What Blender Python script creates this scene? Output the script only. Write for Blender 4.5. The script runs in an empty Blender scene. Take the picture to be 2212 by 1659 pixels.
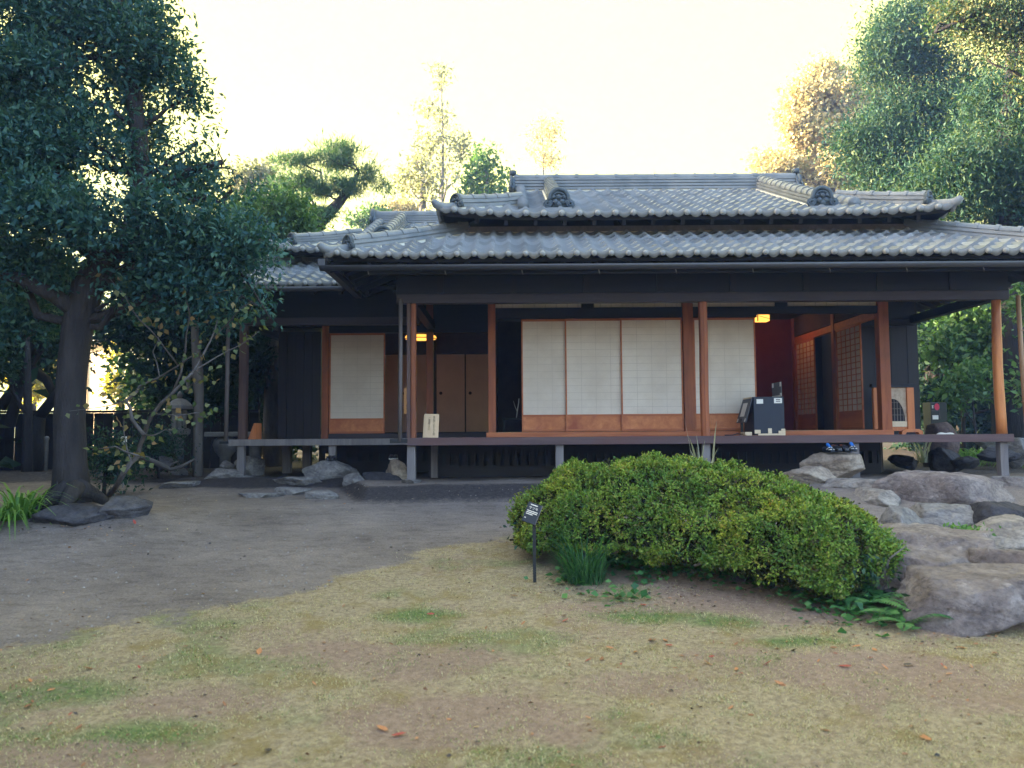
import bpy, bmesh, math, random
import numpy as np
from mathutils import Vector, Matrix, noise as mnoise

R = math.radians
sc = bpy.context.scene
COL = sc.collection
random.seed(7)
RNG = np.random.default_rng(11)

# ------------------------------------------------------------------ camera
CZ = 0.63                      # eye height above the ground round the house
PITCH, ROLL = R(3.72), -0.0066
cam_d = bpy.data.cameras.new('camera')
cam = bpy.data.objects.new('camera', cam_d)
COL.objects.link(cam)
cam_d.sensor_width = 36.0
cam_d.lens = 28.09
cam_d.clip_end = 4000
cam_d.dof.use_dof = True
cam_d.dof.focus_distance = 11.5
cam_d.dof.aperture_fstop = 2.4
CAMROT = Matrix.Rotation(R(90) + PITCH, 3, 'X') @ Matrix.Rotation(ROLL, 3, 'Z')
cam.matrix_world = Matrix.Translation((0, 0, CZ)) @ CAMROT.to_4x4()
sc.camera = cam


def at(x, y, d):
    """point of the garden seen at (x, y) of a 2212 x 1659 photograph, d metres ahead"""
    r = CAMROT @ Vector(((x - 1106) / 1726, -(y - 829.5) / 1726, -1.0))
    r *= d / r.y
    return Vector((r.x, r.y, r.z + CZ))


# ------------------------------------------------------------------ light
SUN_AZ, SUN_EL = R(-78), R(12)          # azimuth from +Y towards +X
world = bpy.data.worlds.new("World")
sc.world = world
world.use_nodes = True
wn = world.node_tree
wn.nodes.clear()
w_out = wn.nodes.new('ShaderNodeOutputWorld')
w_bg = wn.nodes.new('ShaderNodeBackground')
w_sky = wn.nodes.new('ShaderNodeTexSky')
w_sky.sky_type = 'NISHITA'
w_sky.sun_disc = False
w_sky.sun_elevation = SUN_EL
w_sky.sun_rotation = SUN_AZ
w_sky.altitude = 0
w_sky.air_density = 1.0
w_sky.dust_density = 6.0
w_sky.ozone_density = 1.0
w_bg.inputs['Strength'].default_value = 0.15
# a thin bright cream veil of cloud over the sunward half of the sky
EXPO = 3.55
w_tc = wn.nodes.new('ShaderNodeTexCoord')
w_sep = wn.nodes.new('ShaderNodeSeparateXYZ')
wn.links.new(w_tc.outputs['Generated'], w_sep.inputs[0])
w_mr = wn.nodes.new('ShaderNodeMapRange')
w_mr.interpolation_type = 'SMOOTHSTEP'
w_mr.inputs['From Min'].default_value = -.15
w_mr.inputs['From Max'].default_value = .45
wn.links.new(w_sep.outputs['Y'], w_mr.inputs['Value'])
w_mx = wn.nodes.new('ShaderNodeMix')
w_mx.data_type = 'RGBA'
VK = 1 / (.15 * 2 ** EXPO)
w_mx.inputs[7].default_value = (2.9 * VK, 2.7 * VK, .80 * VK, 1)
wn.links.new(w_mr.outputs[0], w_mx.inputs[0])
wn.links.new(w_sky.outputs[0], w_mx.inputs[6])
wn.links.new(w_mx.outputs[2], w_bg.inputs['Color'])
wn.links.new(w_bg.outputs[0], w_out.inputs['Surface'])

sun_d = bpy.data.lights.new('sun', 'SUN')
sun_d.energy = 3.6
sun_d.angle = R(0.5)
sun_d.color = (1.0, 0.80, 0.50)
sun = bpy.data.objects.new('sun', sun_d)
COL.objects.link(sun)
SDIR = Vector((math.sin(SUN_AZ) * math.cos(SUN_EL), math.cos(SUN_AZ) * math.cos(SUN_EL), math.sin(SUN_EL)))
sun.rotation_euler = SDIR.to_track_quat('Z', 'Y').to_euler()
sun.location = SDIR * 60

sc.view_settings.view_transform = 'Standard'
sc.view_settings.look = 'None'
sc.view_settings.exposure = EXPO
sc.view_settings.gamma = 1.0


# ------------------------------------------------------------------ helpers
def tag(o, label=None, cat=None, group=None, kind=None):
    if label: o['label'] = label
    if cat: o['category'] = cat
    if group: o['group'] = group
    if kind: o['kind'] = kind
    return o


def empty(name, loc=(0, 0, 0), rz=0.0):
    o = bpy.data.objects.new(name, None)
    o.empty_display_size = 0.2
    COL.objects.link(o)
    o.location = loc
    o.rotation_euler = (0, 0, rz)
    return o


def put(o, parent):
    """parent without moving: vertices stay in world space"""
    o.parent = parent
    m = Matrix.Identity(4)
    p = parent
    chain = []
    while p is not None:
        chain.append(p)
        p = p.parent
    for p in reversed(chain):
        loc = Matrix.LocRotScale(p.location, p.rotation_euler, p.scale)
        m = m @ p.matrix_parent_inverse @ loc
    o.matrix_parent_inverse = m.inverted()
    return o


class MB:
    def __init__(s):
        s.v, s.f = [], []

    def add(s, vs, fs):
        k = len(s.v)
        s.v.extend([tuple(p) for p in vs])
        s.f.extend([tuple(i + k for i in f) for f in fs])

    def box(s, x0, x1, y0, y1, z0, z1):
        vs = [(x0, y0, z0), (x1, y0, z0), (x1, y1, z0), (x0, y1, z0), (x0, y0, z1), (x1, y0, z1), (x1, y1, z1), (x0, y1, z1)]
        s.add(vs, [(0, 3, 2, 1), (4, 5, 6, 7), (0, 1, 5, 4), (1, 2, 6, 5), (2, 3, 7, 6), (3, 0, 4, 7)])
        return s

    def bar(s, a, b, w, h, up=(0, 0, 1)):
        a, b = Vector(a), Vector(b)
        t = (b - a).normalized()
        u = Vector(up)
        sd = t.cross(u).normalized()
        u = sd.cross(t).normalized()
        vs = []
        for p in (a, b):
            for i, j in ((-1, -1), (1, -1), (1, 1), (-1, 1)):
                vs.append(p + sd * (w / 2 * i) + u * (h / 2 * j))
        s.add(vs, [(0, 1, 2, 3), (7, 6, 5, 4), (0, 4, 5, 1), (1, 5, 6, 2), (2, 6, 7, 3), (3, 7, 4, 0)])
        return s

    def tube(s, pts, rad, n=8, cap=True):
        pts = [Vector(p) for p in pts]
        if not hasattr(rad, '__len__'): rad = [rad] * len(pts)
        vs, fs = [], []
        t0 = (pts[1] - pts[0]).normalized()
        ref = Vector((0, 0, 1)) if abs(t0.z) < .8 else Vector((1, 0, 0))
        u = t0.cross(ref).normalized()
        for i, p in enumerate(pts):
            a = pts[max(i - 1, 0)]
            b = pts[min(i + 1, len(pts) - 1)]
            t = (b - a).normalized()
            u = (u - t * u.dot(t)).normalized()
            w = t.cross(u)
            for k in range(n):
                an = 2 * math.pi * k / n
                vs.append(p + (u * math.cos(an) + w * math.sin(an)) * rad[i])
        for i in range(len(pts) - 1):
            for k in range(n):
                k2 = (k + 1) % n
                fs.append((i * n + k, i * n + k2, (i + 1) * n + k2, (i + 1) * n + k))
        if cap:
            fs.append(tuple(reversed(range(n))))
            fs.append(tuple((len(pts) - 1) * n + k for k in range(n)))
        s.add(vs, fs)
        return s

    def lathe(s, prof, c, n=20, sx=1, sy=1, ph=0.0):
        vs, fs = [], []
        for r, z in prof:
            for k in range(n):
                a = 2 * math.pi * k / n + ph
                vs.append((c[0] + r * math.cos(a) * sx, c[1] + r * math.sin(a) * sy, c[2] + z))
        for i in range(len(prof) - 1):
            for k in range(n):
                k2 = (k + 1) % n
                fs.append((i * n + k, i * n + k2, (i + 1) * n + k2, (i + 1) * n + k))
        fs.append(tuple(reversed(range(n))))
        fs.append(tuple((len(prof) - 1) * n + k for k in range(n)))
        s.add(vs, fs)
        return s

    def prism(s, poly, fn0, fn1):
        """poly of 2-d points; fn0/fn1 map a 2-d point to the two faces"""
        n = len(poly)
        vs = [fn0(p) for p in poly] + [fn1(p) for p in poly]
        fs = [tuple(reversed(range(n))), tuple(range(n, 2 * n))]
        for i in range(n):
            j = (i + 1) % n
            fs.append((i, j, n + j, n + i))
        s.add(vs, fs)
        return s

    def sweep(s, rings, close=True, cap=True):
        n = len(rings[0])
        vs = [p for r in rings for p in r]
        fs = []
        for i in range(len(rings) - 1):
            for k in range(n if close else n - 1):
                k2 = (k + 1) % n
                fs.append((i * n + k, i * n + k2, (i + 1) * n + k2, (i + 1) * n + k))
        if cap and close:
            fs.append(tuple(reversed(range(n))))
            fs.append(tuple((len(rings) - 1) * n + k for k in range(n)))
        s.add(vs, fs)
        return s

    def ball(s, c, r, nu=12, nv=8, sz=1.0):
        vs, fs = [], []
        for j in range(1, nv):
            th = math.pi * j / nv
            for k in range(nu):
                ph = 2 * math.pi * k / nu
                vs.append((c[0] + r * math.sin(th) * math.cos(ph), c[1] + r * math.sin(th) * math.sin(ph), c[2] + r * sz * math.cos(th)))
        top, bot = len(vs), len(vs) + 1
        vs += [(c[0], c[1], c[2] + r * sz), (c[0], c[1], c[2] - r * sz)]
        for j in range(nv - 2):
            for k in range(nu):
                k2 = (k + 1) % nu
                fs.append((j * nu + k, (j + 1) * nu + k, (j + 1) * nu + k2, j * nu + k2))
        for k in range(nu):
            k2 = (k + 1) % nu
            fs.append((top, k, k2))
            fs.append((bot, (nv - 2) * nu + k2, (nv - 2) * nu + k))
        s.add(vs, fs)
        return s

    def build(s, name, mat, parent=None, smooth=False, bevel=0.0):
        me = bpy.data.meshes.new(name)
        me.from_pydata(s.v, [], s.f)
        me.materials.append(mat)
        if smooth:
            me.polygons.foreach_set('use_smooth', [True] * len(me.polygons))
        me.update()
        o = bpy.data.objects.new(name, me)
        COL.objects.link(o)
        if parent is not None: put(o, parent)
        if bevel:
            b = o.modifiers.new('bevel', 'BEVEL')
            b.width = bevel
            b.segments = 2
            b.limit_method = 'ANGLE'
        return o


def quads_mesh(name, V, nq, mat, parent=None, per=4):
    """V: (nq*per, 3) array, each run of `per` vertices is one face"""
    me = bpy.data.meshes.new(name)
    n = nq * per
    me.vertices.add(n)
    me.vertices.foreach_set('co', np.ascontiguousarray(V, dtype=np.float32).ravel())
    me.loops.add(n)
    me.loops.foreach_set('vertex_index', np.arange(n, dtype=np.int32))
    me.polygons.add(nq)
    me.polygons.foreach_set('loop_start', np.arange(0, n, per, dtype=np.int32))
    me.polygons.foreach_set('loop_total', np.full(nq, per, dtype=np.int32))
    me.update(calc_edges=True)
    me.validate()
    me.materials.append(mat)
    o = bpy.data.objects.new(name, me)
    COL.objects.link(o)
    if parent is not None: put(o, parent)
    return o


def nrm(a):
    return a / np.maximum(np.linalg.norm(a, axis=1, keepdims=True), 1e-9)


def leaf_verts(P, D, N, L, W, fold=.25, mid=.45):
    D = nrm(D)
    S = nrm(np.cross(D, N))
    N = np.cross(S, D)
    L, W = L[:, None], W[:, None]
    m = P + D * L * mid
    v = np.stack([P, m + S * W / 2 + N * W * fold, P + D * L - N * W * fold * .6, m - S * W / 2 + N * W * fold], axis=1)
    return v.reshape(-1, 3)


# ------------------------------------------------------------------ materials
def new_mat(name):
    m = bpy.data.materials.new(name)
    m.use_nodes = True
    nt = m.node_tree
    b = nt.nodes['Principled BSDF']
    return m, nt, b


def noise_node(nt, scale, detail=5, rough=.55, stretch=None, coord='Object', dist=0.0):
    tc = nt.nodes.new('ShaderNodeTexCoord')
    src = tc.outputs[coord]
    if stretch:
        mp = nt.nodes.new('ShaderNodeMapping')
        mp.inputs['Scale'].default_value = stretch
        nt.links.new(src, mp.inputs[0])
        src = mp.outputs[0]
    n = nt.nodes.new('ShaderNodeTexNoise')
    n.inputs['Scale'].default_value = scale
    n.inputs['Detail'].default_value = detail
    n.inputs['Roughness'].default_value = rough
    n.inputs['Distortion'].default_value = dist
    nt.links.new(src, n.inputs['Vector'])
    return n


def ramp(nt, src, stops):
    r = nt.nodes.new('ShaderNodeValToRGB')
    e = r.color_ramp.elements
    while len(e) < len(stops): e.new(0.5)
    for el, (p, c) in zip(e, stops):
        el.position = p
        el.color = (*c, 1)
    nt.links.new(src, r.inputs[0])
    return r


def mixc(nt, fac, a, b, mode='MIX'):
    m = nt.nodes.new('ShaderNodeMix')
    m.data_type = 'RGBA'
    m.blend_type = mode
    for sock, val in ((m.inputs[0], fac), (m.inputs[6], a), (m.inputs[7], b)):
        if isinstance(val, (int, float)): sock.default_value = val
        elif isinstance(val, tuple): sock.default_value = (*val, 1)
        else: nt.links.new(val, sock)
    return m.outputs[2]


def add_bump(nt, b, src, strength, dist=.02):
    bp = nt.nodes.new('ShaderNodeBump')
    bp.inputs['Strength'].default_value = strength
    bp.inputs['Distance'].default_value = dist
    nt.links.new(src, bp.inputs['Height'])
    nt.links.new(bp.outputs[0], b.inputs['Normal'])


def mat_noise(name, c1, c2, scale=6, rough=.7, bump=.2, stretch=None, c3=None, spec=.4, fine=40, island=0.0, bdist=.02):
    m, nt, b = new_mat(name)
    n = noise_node(nt, scale, 6, .6, stretch)
    st = [(.3, c1), (.7, c2)] if c3 is None else [(.28, c1), (.52, c2), (.74, c3)]
    col = ramp(nt, n.outputs[0], st).outputs[0]
    if island:
        g = nt.nodes.new('ShaderNodeNewGeometry')
        r2 = ramp(nt, g.outputs['Random Per Island'], [(0, (1 - island,) * 3), (1, (1 + island,) * 3)])
        col = mixc(nt, 1.0, col, r2.outputs[0], 'MULTIPLY')
    nt.links.new(col, b.inputs['Base Color'])
    b.inputs['Roughness'].default_value = rough
    b.inputs['Specular IOR Level'].default_value = spec
    if bump:
        n2 = noise_node(nt, fine, 4, .6, stretch)
        add_bump(nt, b, n2.outputs[0], bump, bdist)
    return m


def wood(name, c1, c2, axis='z', scale=14, rough=.55, bump=.15, wear=None):
    st = {'x': (.07, 1, 1), 'y': (1, .07, 1), 'z': (1, 1, .07)}[axis]
    m, nt, b = new_mat(name)
    n = noise_node(nt, scale, 6, .65, st, dist=.6)
    col = ramp(nt, n.outputs[0], [(.3, c1), (.68, c2)]).outputs[0]
    if wear:
        n3 = noise_node(nt, 1.7, 4, .6, {'x': (.5, 1, 1), 'y': (1, .5, 1), 'z': (1, 1, .5)}[axis])
        f = ramp(nt, n3.outputs[0], [(.45, (0, 0, 0)), (.68, (1, 1, 1))])
        col = mixc(nt, f.outputs[0], col, wear)
    nt.links.new(col, b.inputs['Base Color'])
    b.inputs['Roughness'].default_value = rough
    b.inputs['Specular IOR Level'].default_value = .35
    add_bump(nt, b, n.outputs[0], bump, .01)
    return m


def leaf_mat(name, cols, rough=.45, trans=.3, tcol=None, spec=.4):
    m, nt, b = new_mat(name)
    g = nt.nodes.new('ShaderNodeNewGeometry')
    st = [(i / max(1, len(cols) - 1), c) for i, c in enumerate(cols)]
    r = ramp(nt, g.outputs['Random Per Island'], st)
    nt.links.new(r.outputs[0], b.inputs['Base Color'])
    b.inputs['Roughness'].default_value = rough
    b.inputs['Specular IOR Level'].default_value = spec
    tr = nt.nodes.new('ShaderNodeBsdfTranslucent')
    tc = mixc(nt, 1.0, r.outputs[0], tcol or (1.3, 1.5, .7), 'MULTIPLY')
    nt.links.new(tc, tr.inputs[0])
    mx = nt.nodes.new('ShaderNodeMixShader')
    mx.inputs[0].default_value = trans
    nt.links.new(b.outputs[0], mx.inputs[1])
    nt.links.new(tr.outputs[0], mx.inputs[2])
    nt.links.new(mx.outputs[0], nt.nodes['Material Output'].inputs['Surface'])
    return m


def plain(name, c, rough=.6, spec=.4, metal=0, emit=None, es=0):
    m, nt, b = new_mat(name)
    n = noise_node(nt, 9, 4, .6)
    k = .88
    col = ramp(nt, n.outputs[0], [(.25, tuple(x * k for x in c)), (.75, c)])
    nt.links.new(col.outputs[0], b.inputs['Base Color'])
    b.inputs['Roughness'].default_value = rough
    b.inputs['Specular IOR Level'].default_value = spec
    b.inputs['Metallic'].default_value = metal
    if emit:
        b.inputs['Emission Color'].default_value = (*emit, 1)
        b.inputs['Emission Strength'].default_value = es
    return m


M = {}
M['tile'] = mat_noise('roof tile', (.13, .145, .165), (.195, .21, .228), 1.6, .5, .12, island=.2, c3=(.245, .252, .258), spec=.35)
M['ridge'] = mat_noise('ridge tile', (.12, .14, .16), (.20, .215, .23), 3, .55, .15, c3=(.25, .255, .255), spec=.3)
M['tile_pale'] = mat_noise('pale eave tile', (.20, .205, .21), (.28, .283, .28), 4, .5, .1, spec=.35)
M['oni'] = mat_noise('ornament tile', (.035, .052, .07), (.085, .11, .135), 7, .6, .2)
M['plaster'] = mat_noise('lime plaster', (.62, .58, .47), (.76, .72, .62), 8, .85, .1)
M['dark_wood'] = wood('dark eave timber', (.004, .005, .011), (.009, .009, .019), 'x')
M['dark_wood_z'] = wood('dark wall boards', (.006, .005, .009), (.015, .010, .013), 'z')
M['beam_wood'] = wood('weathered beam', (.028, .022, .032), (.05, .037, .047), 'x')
M['post'] = wood('reddish cedar post', (.20, .052, .021), (.38, .118, .044), 'z', wear=(.17, .06, .035))
M['post_pol'] = wood('polished cedar log', (.26, .075, .025), (.62, .24, .08), 'z', 9, .38)
M['post_dark'] = wood('dark weathered post', (.055, .032, .03), (.12, .066, .055), 'z', 12, .6)
M['post_worn'] = wood('worn cedar post', (.16, .10, .085), (.34, .15, .09), 'z', 12, .6, wear=(.30, .25, .22))
M['post_grey'] = wood('grey weathered post', (.13, .115, .12), (.23, .205, .20), 'z', 12, .8)
M['deck'] = wood('veranda boards', (.20, .075, .05), (.36, .16, .10), 'x', 10, .4)
M['deck_edge'] = wood('veranda edge beam', (.075, .046, .048), (.125, .078, .078), 'x', 10, .7, wear=(.12, .052, .046))
M['wood_x'] = wood('warm cedar rail', (.31, .085, .034), (.50, .175, .07), 'x')
M['koshi'] = wood('figured cedar panel', (.40, .115, .04), (.66, .26, .10), 'y', 5, .5, wear=(.32, .08, .035))
M['paper'] = mat_noise('shoji paper', (.58, .50, .42), (.74, .665, .575), 1.4, .9, .02)
M['paper_line'] = mat_noise('shoji shadow and glue line', (.50, .43, .37), (.57, .50, .43), 3, .9, 0)  # lattice shadow and glue lines, drawn as slightly darker paper
M['fusuma'] = mat_noise('sliding door paper', (.46, .36, .30), (.54, .43, .36), 3, .8, .03)
M['tatami'] = mat_noise('tatami mat', (.30, .26, .14), (.36, .32, .18), 20, .8, .1, (1, .1, 1))
M['glow_red_wall'] = mat_noise('lamp-reddened wall', (.10, .012, .016), (.135, .018, .022), 6, .9, .1)  # the lamp's warm glow is put into this red
M['inner_wall'] = mat_noise('brown earthen wall', (.05, .035, .035), (.07, .05, .045), 6, .9, .1)
M['gutter'] = plain('weathered copper gutter', (.075, .075, .085), .5, .5, .4)
M['bamboo'] = wood('greyed bamboo', (.10, .085, .085), (.18, .15, .14), 'z', 8, .6)
M['bamboo_brown'] = wood('brown bamboo', (.24, .13, .07), (.38, .23, .13), 'z', 8, .5)
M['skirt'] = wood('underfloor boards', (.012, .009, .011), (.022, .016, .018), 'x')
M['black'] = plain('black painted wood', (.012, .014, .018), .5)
M['navy_card'] = plain('black card', (.020, .026, .045), .55)
M['grey_card'] = plain('grey black card', (.06, .068, .085), .5)
M['white_paper'] = plain('white label paper', (.80, .78, .72), .8)
M['card_cream'] = mat_noise('pale cardboard', (.62, .50, .34), (.74, .62, .45), 9, .8, .05)
M['sign_wood'] = wood('pale notice board', (.62, .44, .27), (.76, .58, .38), 'z', 9, .6)
M['koshi_light'] = wood('orange cedar plate', (.56, .27, .10), (.70, .38, .17), 'z', 9, .6)
M['ink'] = plain('black ink', (.03, .022, .02), .7)
M['ink_faded'] = plain('faded ink', (.16, .11, .08), .7)
M['orange_wood'] = wood('orange stained wood', (.42, .13, .045), (.60, .22, .08), 'z', 9, .45)
M['bark'] = mat_noise('dark bark', (.016, .014, .016), (.042, .036, .037), 5, .9, .9, (1, 1, .25), fine=16, bdist=.05)
M['bark_grey'] = mat_noise('grey bark', (.09, .08, .075), (.20, .18, .17), 5, .9, .6, (1, 1, .3), fine=20, bdist=.04)
M['twig'] = mat_noise('pale twig', (.05, .043, .042), (.105, .093, .088), 9, .8, .2)
M['stone'] = mat_noise('garden stone', (.17, .15, .15), (.30, .27, .26), 2.3, .9, .8, c3=(.38, .35, .34), fine=12, bdist=.04)
M['stone_tan'] = mat_noise('tan stone', (.26, .20, .17), (.44, .36, .29), 2.4, .9, .7, c3=(.34, .25, .21), fine=12, bdist=.04)
M['stone_red'] = mat_noise('reddish stone', (.17, .13, .13), (.30, .22, .21), 2.2, .9, .8, c3=(.40, .35, .33), fine=11, bdist=.05)
M['stone_dark'] = mat_noise('dark stone', (.05, .045, .05), (.11, .10, .105), 3, .85, .6, fine=14, bdist=.03)
M['stone_brown'] = mat_noise('brown stone', (.11, .07, .06), (.19, .13, .115), 3, .85, .5, fine=14, bdist=.03)
M['lantern_stone'] = mat_noise('lichened stone', (.13, .12, .12), (.24, .23, .22), 5, .9, .6, fine=20)
M['fence'] = wood('charred fence boards', (.010, .009, .011), (.024, .02, .022), 'x', 8)
M['sun_wall'] = plain('cream render', (.80, .68, .46), .9)


# ------------------------------------------------------------------ ground
def vnoise(x, y, seed=0):
    x = np.asarray(x, float); y = np.asarray(y, float)
    xi = np.floor(x).astype(np.int64); yi = np.floor(y).astype(np.int64)
    fx, fy = x - xi, y - yi
    fx = fx * fx * (3 - 2 * fx); fy = fy * fy * (3 - 2 * fy)

    def h(a, b):
        k = (a * 374761393 + b * 668265263 + seed * 69069) & 0x7fffffff
        k = ((k ^ (k >> 13)) * 1274126177) & 0x7fffffff
        return ((k ^ (k >> 16)) & 0xffff) / 65535.0
    return (h(xi, yi) * (1 - fx) + h(xi + 1, yi) * fx) * (1 - fy) + (h(xi, yi + 1) * (1 - fx) + h(xi + 1, yi + 1) * fx) * fy


def fbm(x, y, seed=0, o=4):
    s, a, t = 0, 1.0, 0
    for i in range(o):
        s = s + a * vnoise(x * 2 ** i, y * 2 ** i, seed + i)
        t += a
        a *= .55
    return s / t


def gh(x, y):
    x = np.asarray(x, float); y = np.asarray(y, float)
    base = np.interp(y, [-60, 0, 3.5, 6.5, 9.8, 13, 18, 30, 200], [-1.1, -.95, -.80, -.55, -.20, -.05, .25, .30, .4])
    left = np.interp(x, [-7, -3], [.06, 0]) * np.interp(y, [6, 9], [0, 1])
    base = base + left + .17 * np.exp(-(((x + 4.75) / .75) ** 2 + ((y - 8.85) / .55) ** 2))
    ye = np.interp(x, [-5.6, -5.2, -2.5, -1.9, .8, 3.2, 9], [14.5, 12.3, 12.2, 10.6, 10.6, 9.7, 9.6])
    w = np.interp(x, [0, 2.5], [.75, 2.6])
    s = np.clip((y - ye + w) / w, 0, 1)
    s = s * s * (3 - 2 * s)
    back = np.clip((y - 20) / 10, 0, 1)
    z = base * (1 - s) + s * (0 + back * .3)
    z = z + (fbm(x * 1.3, y * 1.3, 3) - .5) * .05 + (fbm(x * 6, y * 6, 9) - .5) * .016
    return z


def gz(x, y):
    return float(gh(np.array([x]), np.array([y]))[0])


def ground_px(px, py):
    lo, hi = 2.5, 40.0
    best = None
    for d in np.arange(2.6, 40, .02):
        p = at(px, py, d)
        if p.z < gz(p.x, p.y): return p
    return at(px, py, 12)


LAWN = [ground_px(*p) for p in ((-500, 1440), (0, 1395), (300, 1350), (600, 1290), (830, 1215), (960, 1180), (1130, 1163))]
FRONT = [ground_px(*p) for p in ((1180, 1262), (1350, 1285), (1500, 1312), (1700, 1345), (1950, 1385), (2212, 1392))]
LX = [p.x for p in LAWN] + [p.x for p in FRONT] + [8]
LY = [p.y for p in LAWN] + [p.y for p in FRONT] + [FRONT[-1].y]
o_ = np.argsort(LX)
LX, LY = np.array(LX)[o_], np.array(LY)[o_]
BARE = [(ground_px(a, b), rx, ry) for a, b, rx, ry in (
    (860, 1420, .9, .35), (1050, 1560, .8, .3), (1850, 1450, 1.1, .28), (2150, 1500, .8, .35), (1560, 1420, .35, .2),
    (1450, 1310, .9, .22), (1750, 1330, .6, .22), (450, 1520, .5, .25), (1380, 1480, .5, .25), (150, 1640, .5, .2))]
GREEN = [(ground_px(a, b), rx, ry) for a, b, rx, ry in (
    (1400, 1330, .5, .25), (1560, 1345, .3, .15), (1720, 1385, .35, .12), (1330, 1300, .3, .12), (300, 1600, .4, .25), (900, 1330, .35, .2), (100, 1500, .5, .2))]


def zones(x, y):
    yb = np.interp(x, LX, LY) + (fbm(x * 2.2, y * 2.2, 21) - .5) * 1.0 + (fbm(x * 8, y * 8, 23) - .5) * .35
    skirt = np.interp(x, [.15, .5], [0, 1]) * np.clip((y - yb) / .25 + .3, 0, 1)
    yb = yb + np.interp(x, [.15, .6, 2.2, 3.2], [0, 1.3, 1.1, .3])
    lawn = np.clip((yb - y) / .6 + .45, 0, 1)
    bare = np.zeros_like(lawn)
    for p, rx, ry in BARE:
        q = ((x - p.x) / rx) ** 2 + ((y - p.y) / ry) ** 2
        bare = np.maximum(bare, np.clip(1.25 - q, 0, 1))
    n = fbm(x * 1.7, y * 1.7, 33)
    bare = np.clip(bare * .75 + np.clip((n - .50) * 4, 0, .5), 0, 1)
    bare = np.maximum(bare, skirt)
    green = np.clip((fbm(x * 2.1, y * 2.1, 55) - .56) * 4, 0, .55)
    for p, rx, ry in GREEN:
        q = ((x - p.x) / rx) ** 2 + ((y - p.y) / ry) ** 2
        green = np.maximum(green, np.clip(1.2 - q, 0, 1))
    return lawn, bare, green


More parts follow.
